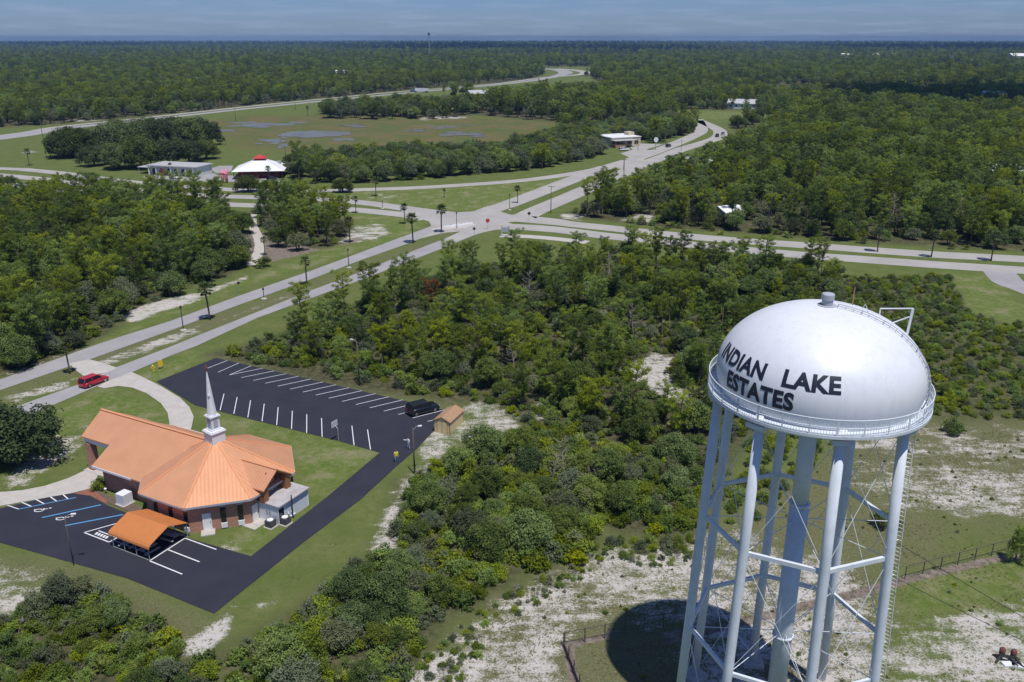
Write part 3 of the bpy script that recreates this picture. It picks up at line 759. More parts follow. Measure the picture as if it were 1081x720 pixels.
b = MB()
stripe(b, CH(18.4, 13.7), CH(14.89, 8.78), 0.16, 0.058)
for p, q in (((14.26, 13.65), (10.77, 8.54)), ((10.36, 13.53), (6.6, 8.81))): stripe(b, CH(*p), CH(*q), 0.22, 0.058)
b.build('accessible_bay_lines', M['line_blue'], lot)
def wheelchair(c):
    b = MB()
    px = lambda x, y: CH(c[0] + x * 0.95 - y * 0.55, c[1] - y * 0.95)
    ring = [(0.0 + 0.42 * math.cos(a), -0.28 + 0.38 * math.sin(a)) for a in np.linspace(R(100), R(380), 15)]
    for p, q in zip(ring, ring[1:]): stripe(b, px(*p), px(*q), 0.12)
    for p, q in (((-0.12, 0.5), (-0.05, 0.02)), ((-0.05, 0.02), (0.32, 0.02)), ((0.32, 0.02), (0.5, -0.5)), ((-0.08, 0.27), (0.25, 0.27))): stripe(b, px(*p), px(*q), 0.12, 0.0565)
    hd = [px(-0.14 + 0.13 * math.cos(a), 0.72 + 0.13 * math.sin(a)) for a in np.linspace(0, 2 * PI, 11)[:-1]]
    area = sum(hd[i].x * hd[(i + 1) % 10].y - hd[(i + 1) % 10].x * hd[i].y for i in range(10))
    hd = hd if area > 0 else hd[::-1]
    b.add([(h.x, h.y, 0.056) for h in hd], [tuple(range(10))])
    b.build('wheelchair_symbol', M['line_white'], lot)
wheelchair((15.9, 12.5)); wheelchair((12.0, 12.5))
# concrete drive, walks, paver court
drive_px = [(103, 408.5), (112.5, 403), (125, 398.5), (139, 393), (147, 396.5), (170, 408), (190, 420), (200, 430), (204.5, 440), (202, 452), (196, 466), (176, 462), (179, 447), (177, 436), (170, 426), (155, 415.5), (140, 409.5), (125, 407.5), (110, 410)]
sheet('driveway', W(drive_px), 0.06, M['concrete'], 0.05)
sheet('median_crossing', W([(73, 384), (93.8, 379.5), (104, 382), (124, 388.5), (112, 394), (88, 397), (80, 391)]), 0.045, M['concrete'])
sheet('sidewalk', W([(-90, 528), (0, 520), (23.5, 518), (47, 513.5), (72, 505.3), (92, 496), (104, 500), (98.4, 515), (77.6, 520.7), (36, 528), (0, 534.5), (-70, 544)]), 0.075, M['concrete'], 0.06)
sheet('paver_court', W([(78, 521.3), (96, 516), (106, 521), (114, 528), (113, 532.3), (108, 530.5), (97, 524)]), 0.07, M['paver'], 0.06)
sheet('mulch_bed', W([(100, 518), (150, 536), (158, 548), (146, 545), (116, 532), (106, 523)]), 0.085, M['mulch'], 0.07)
bp_ = blob_px((53, 464), 9, 3.0, 11); sheet('flower_bed', W(bp_), 0.09, M['paver'], 0.08)
bw = MB(); bw.tube([tuple(site(x, y, 0.12)) for x, y in blob_px((53, 464), 9.6, 3.3, 11)], 0.14, 6, closed=True)
kind(bw.build('flower_bed_kerb', M['concrete']), 'structure')
# yards of the shop and the restaurant
sheet('shop_yard', W([(152, 186), (165, 181.5), (222, 181.5), (230, 185), (292, 187), (296, 192.5), (220, 192), (150, 190)]), 0.03, M['road'])
sheet('shop_yard', W([(222, 178), (232, 175), (246, 175), (244, 181), (228, 183)]), 0.032, M['road'])
sheet('store_yard', W([(660, 151), (700, 152.5), (682, 157.8), (694, 160), (668, 168), (655, 162), (668, 158)]), 0.03, M['road_light'])
# ------------------------------------------------------------------ water tower
TX, TY = 20.72, 54.55
RB, RT0, ZT0, TH0 = 7.597, 6.335, 30.0, -0.8463
KX, KY, KR, KZ, KB = 20.88, 54.55, 6.78, 30.6, 4.7        # the tank: an ellipsoid
tw = thing('water_tower', 'white water tower on eight splayed legs with dark lettering on its domed tank', 'water tower', (TX, TY, 0))
def T(x, y, z): return (x - TX, y - TY, z)
def leg_pt(k, z, dr=0.0):
    a = TH0 + 2 * PI * k / 8
    r = RB + (RT0 - RB) * z / ZT0 + dr
    return Vector((r * math.sin(a), -r * math.cos(a), z))
for k in range(8):
    b = MB(); b.smooth = True
    b.tube([leg_pt(k, 0.35), leg_pt(k, 10), leg_pt(k, 20), leg_pt(k, 29.3)], 0.345, 20)
    lg = b.build('leg', M['white_steel'], tw)
    b = MB(); p = leg_pt(k, 0)
    b.box((p.x, p.y, 0.2), (1.7, 1.7, 0.5), TH0 + 2 * PI * k / 8); b.box((p.x, p.y, 0.47), (1.15, 1.15, 0.05), TH0 + 2 * PI * k / 8)
    b.build('foot_plate', M['concrete'], lg)
# centre riser: wide pipe with a collar
b = MB(); b.smooth = True
b.tube([(0, 0, 0.1), (0, 0, 20.4)], 0.69, 24); b.tube([(0, 0, 20.4), (0, 0, 27.2)], 0.60, 24)
for z, r_ in ((9.0, 0.80), (20.4, 0.75)): b.tube([(0, 0, z - 0.09), (0, 0, z + 0.09)], r_, 24)
b.build('riser_pipe', M['white_steel'], tw)
# horizontal struts and crossed tie rods
ZS = (0.5, 9.4, 19.15, 28.8)
for z in ZS[1:3]:
    for k in range(8):
        b = MB(); b.bar(leg_pt(k, z, -0.1), leg_pt(k + 1, z, -0.1), 0.22, 0.30); b.build('strut', M['white_steel'], tw)
for z0, z1 in zip(ZS, ZS[1:]):
    for k in range(8):
        b = MB()
        b.tube([leg_pt(k, z0 + 0.2), leg_pt(k + 1, z1 - 0.2)], 0.024, 5); b.tube([leg_pt(k + 1, z0 + 0.2), leg_pt(k, z1 - 0.2)], 0.024, 5)
        b.build('cross_brace', M['white_steel'], tw)
for z in ZS[1:3]:
    for k in range(8):
        b = MB(); b.tube([leg_pt(k, z), (0, 0, z)], 0.03, 5); b.build('spoke_rod', M['white_steel'], tw)
# tank
prof = []
for i in range(61):
    e = -PI / 2 + PI * i / 60
    zz = KB * math.sin(e)
    if zz > -1.6: prof.append((max(KR * math.cos(e), 0.001), zz))
prof = [(0.001, -2.5), (2.5, -2.42), (4.6, -2.2), (5.8, -1.9)] + prof
b = MB(); b.smooth = True
b.lathe(prof, T(KX, KY, KZ), 96, caps=False)
tank = b.build('tank', M['white_paint'], tw)
def on_tank(lon, z, out=0.0):
    """Point on the tank: lon in degrees from the side towards the camera, height z, out metres off the skin."""
    s = max(-1, min(1, (z - KZ) / KB)); c = math.sqrt(max(0, 1 - s * s))
    l = R(lon)
    p = Vector((KR * c * math.sin(l), -KR * c * math.cos(l), KB * s))
    n = Vector((p.x / KR ** 2, p.y / KR ** 2, p.z / KB ** 2)).normalized()
    return Vector(T(KX, KY, KZ)) + p + n * out
def painted_text(word, lon0, lon1, z0, z1):
    cu = bpy.data.curves.new('lettering', 'FONT'); cu.body = word; cu.size = 1.0; cu.offset = 0.042; cu.resolution_u = 4
    cu.space_character = 1.06; cu.space_word = 1.25
    o = bpy.data.objects.new('lettering', cu); COL.objects.link(o)
    me = bpy.data.meshes.new_from_object(o.evaluated_get(bpy.context.evaluated_depsgraph_get()))
    bpy.data.objects.remove(o)
    bm = bmesh.new(); bm.from_mesh(me)
    bmesh.ops.triangulate(bm, faces=bm.faces[:])
    for _ in range(4):
        ed = [e for e in bm.edges if e.calc_length() > 0.12]
        if not ed: break
        bmesh.ops.subdivide_edges(bm, edges=ed, cuts=1); bmesh.ops.triangulate(bm, faces=bm.faces[:])
    xs = [v.co.x for v in bm.verts]; ys = [v.co.y for v in bm.verts]
    x0, x1, y0, y1 = min(xs), max(xs), 0.0, max(ys)
    for v in bm.verts:
        v.co = on_tank(lon0 + (lon1 - lon0) * (v.co.x - x0) / (x1 - x0), z0 + (z1 - z0) * (v.co.y - y0) / (y1 - y0), 0.022)
    bm.to_mesh(me); bm.free()
    me.materials.clear(); me.materials.append(M['letter'])
    o = bpy.data.objects.new('lettering', me); COL.objects.link(o); o.parent = tank
painted_text('INDIAN', -93.0, -50.2, 31.66, 32.62); painted_text('LAKE', -39.2, -8.4, 31.66, 32.62)
painted_text('ESTATES', -76.6, -31.2, 30.24, 31.36)
# vent
vz = KZ + KB
b = MB(); b.smooth = False
b.lathe([(0.36, -0.08), (0.36, 0.42)], T(KX, KY, vz), 20); b.lathe([(0.42, 0.40), (0.42, 0.74), (0.38, 0.80), (0.2, 0.83)], T(KX, KY, vz), 24); b.lathe([(0.6, -0.06), (0.6, 0.03)], T(KX, KY, vz), 24)
b.build('vent', M['trim_grey'], tank)
# roof ladder and rails from the vent over the far shoulder to the walkway
b = MB()
for d in (-0.22, 0.22):
    pts = []
    for i in range(25):
        th = R(84) - i / 24 * R(102)
        lon = 60 + math.degrees(d / max(0.35, KR * math.cos(th)))
        pts.append(on_tank(lon, KZ + KB * math.sin(th), 0.14))
    b.tube(pts, 0.03, 5)
    for i in range(0, 25, 3): b.tube([pts[i], pts[i] - Vector((0, 0, 0.16))], 0.03, 4)
    if d < 0: first = pts
for p, q in zip(first, pts): b.tube([p, q], 0.018, 4)
b.build('roof_ladder', M['trim_grey'], tank)
# painters' frame standing on the far shoulder, whip aerial, lifting eye
b = MB()
p1, p2 = on_tank(103, 34.35), on_tank(86, 33.4)
t1, t2 = p1 + Vector((0, 0, 0.42)), p2 + Vector((0.12, 0, 1.78))
b.tube([p1, t1], 0.05, 6); b.tube([t1, t2], 0.05, 6); b.tube([p2, t2], 0.085, 6); b.tube([on_tank(93, 34.0), p2 + Vector((0.08, 0, 1.25))], 0.05, 6)
b.build('davit_frame', M['trim_white'], tank)
b = MB(); q = on_tank(112, 35.05); b.tube([q, q + Vector((0, 0, 1.25))], 0.035, 5); b.build('aerial', M['brown_shingle'], tank)
b = MB(); q = on_tank(80, 35.0); b.tube([q + Vector((-0.22, 0, 0)), q + Vector((0, 0, 0.5)), q + Vector((0.3, 0, -0.1))], 0.03, 5); b.build('lifting_eye', M['trim_white'], tank)
# walkway ring with railing
wz = 29.15
b = MB()
ro, ri = 7.3, 6.1
cx, cy, _ = T(KX, KY, 0)
b.M = Matrix.Translation((cx, cy, 0))
b.smooth = False
n = 96
vs, fs = [], []
for k in range(n):
    a = 2 * PI * k / n
    for r_, z in ((ri, wz), (ro, wz), (ro, wz - 0.2), (ro - 0.12, wz - 0.2), (ri, wz - 0.12)):
        vs.append((r_ * math.cos(a), r_ * math.sin(a), z))
for k in range(n):
    l = (k + 1) % n
    for j in range(5):
        j2 = (j + 1) % 5
        fs.append((k * 5 + j, k * 5 + j2, l * 5 + j2, l * 5 + j))
b.add(vs, [f[::-1] for f in fs])
walk = b.build('walkway', M['white_steel'], tw)
b = MB(); b.M = Matrix.Translation((cx, cy, 0))
ring = lambda r_, z: [(r_ * math.cos(2 * PI * k / 80), r_ * math.sin(2 * PI * k / 80), z) for k in range(80)]
b.tube(ring(ro - 0.05, wz + 1.06), 0.035, 6, closed=True); b.tube(ring(ro - 0.05, wz + 0.55), 0.03, 5, closed=True); b.tube(ring(ro - 0.05, wz + 0.12), 0.03, 5, closed=True)
for k in range(28):
    a = 2 * PI * (k + 0.3) / 28
    b.bar(((ro - 0.05) * math.cos(a), (ro - 0.05) * math.sin(a), wz - 0.1), ((ro - 0.05) * math.cos(a), (ro - 0.05) * math.sin(a), wz + 1.08), 0.09, 0.04, (math.cos(a), math.sin(a), 0))
for k in range(260):
    a = 2 * PI * k / 260
    p = ((ro - 0.05) * math.cos(a), (ro - 0.05) * math.sin(a))
    b.bar((p[0], p[1], wz), (p[0], p[1], wz + 1.05), 0.02)
b.build('railing', M['white_steel'], walk)
b = MB()
for k in range(8):
    p = leg_pt(k, 28.75)
    b.box((p.x, p.y, 28.6), (1.3, 1.3, 0.35), TH0 + 2 * PI * k / 8)
b.tube([(6.25 * math.cos(a) , 6.25 * math.sin(a), 28.72) for a in np.linspace(0, 2 * PI, 49)[:-1]], 0.28, 8, closed=True)
b.build('ring_girder', M['white_steel'], tw)
# caged ladder up one leg
b = MB()
out = Vector((math.sin(TH0 + 2 * PI * 2 / 8), -math.cos(TH0 + 2 * PI * 2 / 8), 0))
side = Vector((-out.y, out.x, 0))
off = (out * 0.15 + side * 0.75)
A, B = leg_pt(2, 1.5) + off, leg_pt(2, 29.6) + off
for s in (-0.24, 0.24): b.tube([A + out * s, B + out * s], 0.026, 5)
for i in range(95):
    p = A.lerp(B, i / 94)
    b.tube([p - out * 0.24, p + out * 0.24], 0.02, 4, caps=False)
for i in range(0, 95, 9):
    p = A.lerp(B, i / 94); b.tube([p, leg_pt(2, p.z)], 0.03, 4)
b.build('ladder', M['trim_white'], tw)
# ------------------------------------------------------------------ church
ch = thing('church', 'red brick church with octagonal orange metal roof and white steeple', 'church', CH_O, CH_A)
AP = 8.63                                   # half width of the octagon at the eaves
ER = AP / math.cos(PI / 8)
ZE, ZA = 3.55, 7.65                          # eaves and apex
WR = ER - 0.75
def oct_(r, k): return Vector((r * math.cos(PI / 8 + k * PI / 4), r * math.sin(PI / 8 + k * PI / 4), 0))
# walls: octagon, nave, brick
b = MB()
b.prism([tuple(oct_(WR, k))[:2] for k in range(8)], 0.0, ZE - 0.25)
b.prism([(5.0, -5.6), (13.7, -5.6), (13.7, 5.6), (5.0, 5.6)][0:4], 0.02, 3.28)
# gable end of the nave under the roof
b.add([(13.7, -5.6, 3.28), (13.7, 5.6, 3.28), (13.7, 0, 6.6), (13.4, -5.6, 3.28), (13.4, 5.6, 3.28), (13.4, 0, 6.6)], [(0, 1, 2), (5, 4, 3), (0, 3, 4, 1), (1, 4, 5, 2), (2, 5, 3, 0)])
wall = b.build('brick_wall', M['brick'], ch)
# octagonal roof: eight ribbed slopes, hips capped
b = MB()
top = Vector((0, 0, ZA))
for k in range(8):
    p, q = oct_(ER, k) + Vector((0, 0, ZE)), oct_(ER, k + 1) + Vector((0, 0, ZE))
    u = (q - p).normalized(); w = (top - (p + q) / 2).normalized(); mid = (p + q) / 2
    uv = [((x - mid).dot(u), (x - mid).dot(w)) for x in (p, q, top)]
    b.add([p, q, top], [(0, 1, 2)], [uv])
oroof = b.build('octagon_roof', M['roof_orange'], ch)
M['roof_cap'] = mat('terracotta_ridge_cap', (0.66, 0.30, 0.145), 0.45)
b = MB()
for k in range(8):
    p = oct_(ER, k) + Vector((0, 0, ZE)); 
    if k in (0, 7): p = p.lerp(top, 0.35)
    b.bar(p + Vector((0, 0, 0.02)), top + Vector((0, 0, 0.02)), 0.30, 0.08)
b.build('ridge_cap', M['roof_cap'], oroof)
b = MB()
for k in range(8):
    p, q = oct_(ER, k) + Vector((0, 0, ZE - 0.125)), oct_(ER, k + 1) + Vector((0, 0, ZE - 0.125))
    b.bar(p, q, 0.06, 0.24)
b.build('fascia', M['trim_grey'], oroof)
b = MB(); b.prism([tuple(oct_(ER - 0.05, k))[:2] for k in range(8)], ZE - 0.23, ZE - 0.18); b.build('soffit', M['trim_white'], oroof)
# nave roof and the narrower porch roof, one ridge
RZ = 7.05
SL = (RZ - 3.32) / 6.4
def zat(n): return RZ - SL * abs(n)
b = MB()
NA, NB, PB = 1.2, 14.4, 20.1
PW = 3.65
for s in (1, -1):
    pts = [(NA, 6.4 * s), (NB, 6.4 * s), (NB, PW * s), (PB - 0.5, PW * s), (PB, 0), (NA, 0)]
    P3 = [Vector((a_, n_, zat(n_))) for a_, n_ in pts]
    if s > 0: P3 = P3[::-1]
    b.slab(P3, 0.16, (1, 0, 0))
nroof = b.build('nave_roof', M['roof_orange'], ch)
b = MB(); b.bar((NA, 0, RZ + 0.03), (PB, 0, RZ + 0.03), 0.36, 0.08); b.build('ridge_cap', M['roof_cap'], nroof)
for s in (1, -1):
    b = MB(); b.bar((7.6, 6.42 * s, 3.2), (NB, 6.42 * s, 3.2), 0.08, 0.26); b.build('gutter', M['trim_white'], nroof)
# porch: white beams, brick piers
b = MB()
for s in (1, -1):
    z = zat(PW) - 0.17
    b.box((17.0, (PW - 0.45) * s, z - 0.36), (5.2, 0.3, 0.74))
b.box((19.35, 0, zat(PW) - 0.5), (0.3, 2 * PW - 0.9, 0.7))
b.add([(19.3, -PW + 0.3, zat(PW) - 0.18), (19.3, PW - 0.3, zat(PW) - 0.18), (19.3, 0, RZ - 0.4), (19.15, -PW + 0.3, zat(PW) - 0.18), (19.15, PW - 0.3, zat(PW) - 0.18), (19.15, 0, RZ - 0.4)], [(0, 1, 2), (5, 4, 3), (0, 3, 4, 1), (1, 4, 5, 2), (2, 5, 3, 0)])
b.build('porch_beam', M['trim_white'], ch)
for s in (1, -1):
    b = MB(); b.box((18.9, (PW - 0.55) * s, 2.05), (0.95, 0.95, 3.9)); pier = b.build('porch_pier', M['brick'], ch)
    b = MB(); b.box((18.9, (PW - 0.55) * s, 0.14), (1.15, 1.15, 0.28)); b.build('pier_base', M['trim_white'], pier)
b = MB(); b.box((17.0, 0, 0.06), (6.4, 7.6, 0.12)); b.build('porch_floor', M['concrete'], ch)
b = MB(); b.box((13.73, 0, 1.15), (0.08, 2.0, 2.25)); dr = b.build('door', M['door_white'], ch)
b = MB(); b.box((13.79, 0, 1.3), (0.05, 1.5, 1.6)); b.build('door_glass', M['glass_dark'], dr)
# nave side wall: dark band below the eave, small lights and a cabinet are separate
# windows: tall dark slits with white blocks above and below
def face_pt(k, t, out=0.0, z=0.0):
    """On wall face k (between corners k and k+1): t in -1..1 along it, out metres off it."""
    p, q = oct_(WR, k), oct_(WR, k + 1)
    m = (p + q) / 2; u = (q - p) / 2; nn = m.normalized()
    v = m + u * t + nn * out
    return Vector((v.x, v.y, z)), math.atan2(u.y, u.x)
def slit(k, t, zb=0.75, zt=2.75):
    c, rz = face_pt(k, t, 0.03, (zb + zt) / 2)
    b = MB(); b.box(c, (0.56, 0.12, zt - zb), rz); w_ = b.build('window', M['glass_dark'], ch)
    b = MB()
    c, rz = face_pt(k, t, 0.08, zb / 2 + 0.08); b.box(c, (0.66, 0.26, zb - 0.16), rz)
    b.build('sill_block', M['trim_white'], w_)
    b = MB(); c, rz = face_pt(k, t, 0.06, zt + 0.18); b.box(c, (0.66, 0.2, 0.34), rz); b.build('head_block', M['trim_grey'], w_)
# corner numbering: face 1 looks along +n (lower car park), face 2 towards the camera side, face 3 to -a
for t in (-0.55, 0.18, 0.9): slit(1, t)
for t in (0.12, 0.68): slit(2, t)
for k, t in ((4, -0.4), (4, 0.4), (5, -0.6), (5, 0.0), (5, 0.6), (6, 0.0)): slit(k, t)
def wdoor(k, t, w=0.95):
    c, rz = face_pt(k, t, 0.03, 1.15)
    b = MB(); b.box(c, (w, 0.12, 2.1), rz); d = b.build('side_door', M['door_white'], ch)
    b = MB(); c, rz = face_pt(k, t + 0.10, 0.12, 1.1); b.box(c, (0.06, 0.08, 0.16), rz); b.build('handle', M['dark_metal'], d)
    b = MB(); c, rz = face_pt(k, t, 0.6, 0.07); b.box(c, (1.5, 1.2, 0.13), rz); b.build('door_step', M['concrete'], d)
wdoor(2, -0.42); wdoor(3, -0.80, 0.85)
# gable over the end wall
b = MB()
DX, DZ, DW = -9.35, 5.75, 2.35
zl = ZE + 0.55
back = -4.0
for s in (1, -1):
    P3 = [Vector((DX, DW * s, zl)), Vector((DX, 0, DZ)), Vector((back, 0, DZ)), Vector((back - 1.6, DW * s, zl))]
    if s < 0: P3 = P3[::-1]
    b.slab(P3, 0.14, (1, 0, 0))
dorm = b.build('gable_roof', M['roof_orange'], ch)
b = MB(); b.bar((DX, 0, DZ + 0.02), (back, 0, DZ + 0.02), 0.3, 0.07); b.build('ridge_cap', M['roof_cap'], dorm)
M['cedar'] = mat('stained_cedar', (0.30, 0.125, 0.05), 0.7, noise=0.2)
b = MB()
for s in (1, -1): b.box((-8.75, (DW - 0.55) * s, 3.25), (0.75, 0.75, 1.9))
for s in (1, -1): b.bar((DX + 0.15, DW * s * 0.98, zl - 0.22), (DX + 0.15, 0, DZ - 0.22), 0.14, 0.26)
b.box((-8.3, 0, 4.9), (0.15, 1.6, 0.9))
b.build('gable_post', M['cedar'], ch)
b = MB(); b.box((-8.22, 0, 3.6), (0.1, 1.7, 1.7)); gw = b.build('gable_window', M['glass_dark'], ch)
b = MB(); b.box((-8.29, 0, 3.6), (0.06, 0.08, 1.7)); b.box((-8.29, 0, 3.6), (0.06, 1.7, 0.08)); b.build('window_bars', M['trim_grey'], gw)
# flat-roofed annex
b = MB()
b.box((-9.35, -0.45, 1.15), (3.1, 4.9, 2.3)); an = b.build('annex', M['annex_wall'], ch)
b = MB(); b.box((-9.42, -0.45, 2.36), (3.5, 5.2, 0.14)); b.build('annex_roof', M['flat_roof'], an)
b = MB(); b.box((-10.92, 1.55, 0.95), (0.06, 0.8, 1.9)); b.build('annex_door', M['glass_dark'], an)
b = MB(); b.box((-9.2, 2.02, 1.35), (0.22, 0.06, 0.5)); b.box((-9.6, 2.02, 1.35), (0.22, 0.06, 0.5)); b.build('annex_meter', M['grey_metal'], an)
for x, y in ((-10.92, 2.03), (-10.92, -2.93)):
    b = MB(); b.tube([(x, y, 0.1), (x, y, 2.3)], 0.05, 6); b.build('downpipe', M['trim_white'], an)
# steeple
SR = R(320) - CH_A
st = MB()
st.M = Matrix.Rotation(SR, 4, 'Z')
st.box((0, 0, 7.55), (1.72, 1.72, 1.9)); 
st.box((0, 0, 8.54), (1.98, 1.98, 0.12)); st.box((0, 0, 8.66), (1.8, 1.8, 0.12))
st.box((0, 0, 9.55), (1.08, 1.08, 1.7)); st.box((0, 0, 8.8), (1.28, 1.28, 0.18))
st.box((0, 0, 10.45), (1.34, 1.34, 0.12)); st.box((0, 0, 10.57), (1.16, 1.16, 0.12))
steeple = st.build('steeple', M['trim_white'], ch)
b = MB(); b.M = Matrix.Rotation(SR, 4, 'Z')
pr = [(0.58, 10.63), (0.44, 11.9), (0.30, 13.5), (0.16, 15.0), (0.05, 15.95)]
b.lathe(pr, (0, 0, 0), 8)
b.build('spire', M['trim_white'], steeple)
b = MB(); b.M = Matrix.Rotation(SR, 4, 'Z')
for s in (1, -1):
    b.box((0.555 * s, 0, 9.65), (0.04, 0.5, 1.1)); b.box((0, 0.555 * s, 9.65), (0.5, 0.04, 1.1))
b.build('louvre', M['trim_grey'], steeple)
b = MB(); b.M = Matrix.Rotation(SR, 4, 'Z'); b.box((0.25, -0.25, 13.1), (0.2, 0.2, 0.25)); b.build('spire_light', M['trim_white'], steeple)
b = MB(); b.M = Matrix.Rotation(SR, 4, 'Z'); b.box((0, 0, 16.35), (0.09, 0.09, 0.9)); b.box((0, 0, 16.45), (0.5, 0.09, 0.09)); b.build('cross', M['cedar'], steeple)

# ------------------------------------------------------------------ picnic canopy beside the church
cp = thing('picnic_canopy', 'orange sheet-metal canopy on posts over picnic tables beside the church', 'canopy', CH(-0.9, 11.3), CH_A)
b = MB(); b.smooth = False
sec = [(2.75, 1.62), (2.68, 1.85), (2.45, 2.05), (0, 2.95), (-2.45, 2.05), (-2.68, 1.85), (-2.75, 1.62)]
L0, L1 = 3.05, -3.25
vs, fs = [], []
for x in (L0, L1):
    for y, z in sec: vs.append((x, y, z))
    for y, z in sec: vs.append((x, y * 0.985, z - 0.05))
n = len(sec)
for i in range(n - 1):
    fs.append((i, i + 1, 2 * n + i + 1, 2 * n + i)); fs.append((n + i + 1, n + i, 3 * n + i, 3 * n + i + 1))
for o_ in (0, 2 * n):
    for i in range(n - 1): fs.append((o_ + i, o_ + n + i, o_ + n + i + 1, o_ + i + 1))
b.add(vs, fs); b.build('canopy_roof', M['canvas'], cp)
for x in (2.7, 0.9, -0.95, -2.9):
    for y in (2.55, -2.55):
        b = MB(); b.tube([(x, y, 0), (x, y, 2.0)], 0.045, 8); b.build('post', M['grey_metal'], cp)
b = MB()
for y in (2.55, -2.55): b.bar((2.7, y, 0.10), (-2.9, y, 0.10), 0.07); b.bar((2.7, y, 0.95), (-2.9, y, 0.95), 0.05)
for x in (2.7, -2.9): b.bar((x, 2.5, 1.95), (x, 0, 2.85), 0.05); b.bar((x, -2.5, 1.95), (x, 0, 2.85), 0.05)
b.build('base_rail', M['grey_metal'], cp)
M['table'] = mat('grey_picnic_table', (0.40, 0.44, 0.47), 0.6, noise=0.2)
def picnic_table(loc, rz, label):
    t = thing('picnic_table', label, 'picnic table', loc, rz, 'picnic tables under the orange canopy')
    b = MB(); b.box((0, 0, 0.74), (1.83, 0.74, 0.05)); b.build('table_top', M['table'], t)
    for s in (1, -1):
        b = MB(); b.box((0, 0.72 * s, 0.44), (1.83, 0.26, 0.045)); b.build('bench', M['table'], t)
    for x in (-0.6, 0.6):
        b = MB()
        for s in (1, -1): b.bar((x, 0.62 * s, 0), (x, 0.22 * s, 0.72), 0.06)
        b.bar((x, -0.8, 0.41), (x, 0.8, 0.41), 0.05); b.build('leg_frame', M['dark_metal'], t)
picnic_table(CH(-2.6, 9.9, 0.052), CH_A + R(4), 'grey picnic table under the canopy, closest to the brick church wall')
picnic_table(CH(0.3, 12.9, 0.052), CH_A + R(90 + 8), 'grey picnic table under the canopy, on the open lot side')
picnic_table(CH(-2.4, 12.8, 0.052), CH_A + R(85), 'grey picnic table by the canopy corner next to the white bay lines')

# ------------------------------------------------------------------ plant and cabinets round the church
def ac_unit(loc, rz, label, col='trim_grey', s=(0.95, 0.95, 0.95)):
    t = thing('air_conditioner', label, 'air conditioner', loc, rz, 'air conditioning units round the church')
    b = MB(); b.box((0, 0, 0.05), (s[0] + 0.3, s[1] + 0.3, 0.1)); b.build('pad', M['concrete'], t)
    b = MB(); b.box((0, 0, 0.1 + s[2] / 2), s); b.build('casing', M[col], t)
    b = MB(); b.lathe([(0.36, 0), (0.36, 0.04)], (0, 0, 0.1 + s[2]), 18); b.lathe([(0.1, 0.04), (0.1, 0.09)], (0, 0, 0.1 + s[2]), 12); b.build('fan_grille', M['trim_white'], t)
    return t
ac_unit(site(286, 556), CH_A, 'dark air conditioning unit by the annex wall, beside the slab at the side door', 'stone', (0.9, 0.9, 0.8))
ac_unit(site(301.5, 553), CH_A, 'dark air conditioning unit at the outer annex corner by the drive', 'stone', (0.9, 0.9, 0.8))
ac_unit(CH(8.6, 6.9), CH_A, 'pale air conditioning cabinet against the brick nave wall', 'trim_white', (1.3, 1.3, 1.35))
b = MB(); b.box((0, 0, 0.05), (2.1, 1.9, 0.1)); sl = b.build('door_slab', M['concrete']); p = CH(-8.2, 3.2); sl.location = p; sl.rotation_euler = (0, 0, CH_A); kind(sl, 'structure')
rk = thing('pipe_rack', 'white bent pipes standing against the annex wall beside an air conditioner', 'pipes', site(303, 547.5), CH_A + R(90))
for i in range(4):
    b = MB(); x = -0.9 + 0.5 * i
    b.tube([(x, 0, 0), (x + 0.05, 0.02, 0.7 + 0.15 * (i % 2)), (x + 0.3, 0.1, 0.95 + 0.15 * (i % 2)), (x + 0.35, 0.3, 0.7)], 0.07, 7); b.build('pipe', M['trim_white'], rk)
b = MB(); b.box((0, 0.15, 0.2), (2.2, 0.4, 0.16)); b.build('base', M['trim_white'], rk)
pp = site(309.6, 547)
b = MB(); b.tube([(0, 0, 0), (0, 0, height_of(pp, 522.5))], 0.07, 8); o = b.build('service_post', M['dark_metal']); o.location = pp
tag(o, 'slim dark post standing beside the white annex', 'post')
for i, (a_, w_) in enumerate(((12.6, 'near the porch end'), (9.9, 'beside the pale cabinet'))):
    t = thing('garden_light', 'small white garden light in the mulch bed ' + w_, 'garden light', CH(a_, 6.4, 0.08), 0, 'garden lights along the nave wall')
    b = MB(); b.tube([(0, 0, 0), (0, 0, 0.45)], 0.04, 6); b.build('stake', M['dark_metal'], t)
    b = MB(); b.lathe([(0.14, 0.42), (0.18, 0.6), (0.05, 0.72)], (0, 0, 0), 10); b.build('lamp_head', M['trim_white'], t)

# ------------------------------------------------------------------ shed at the lot's corner
s0, s1, s3 = Vector((-10.67, 109.27, 0)), Vector((-8.76, 108.51, 0)), Vector((-6.86, 112.41, 0))
sw = 2.35; sln = 4.35
rz = math.atan2(s1.y - s0.y, s1.x - s0.x)
mid = (s0 + s1) / 2
ux, uy = Vector((math.cos(rz), math.sin(rz), 0)), Vector((-math.sin(rz), math.cos(rz), 0))
sh = thing('garden_shed', 'yellow garden shed with a brown shingle roof at the corner of the lot', 'shed', mid + uy * sln / 2, rz)
b = MB(); b.box((0, 0, 0.95), (sw, sln, 1.9))
for s in (-1, 1):
    y = s * sln / 2
    b.add([(-sw / 2, y, 1.9), (sw / 2, y, 1.9), (0, y, 2.42), (-sw / 2, y - s * 0.1, 1.9), (sw / 2, y - s * 0.1, 1.9), (0, y - s * 0.1, 2.42)], [(0, 1, 2) if s < 0 else (2, 1, 0), (3, 4, 5) if s > 0 else (5, 4, 3), (0, 2, 5, 3), (1, 4, 5, 2)])
b.build('shed_wall', M['tan_wall'], sh)
b = MB()
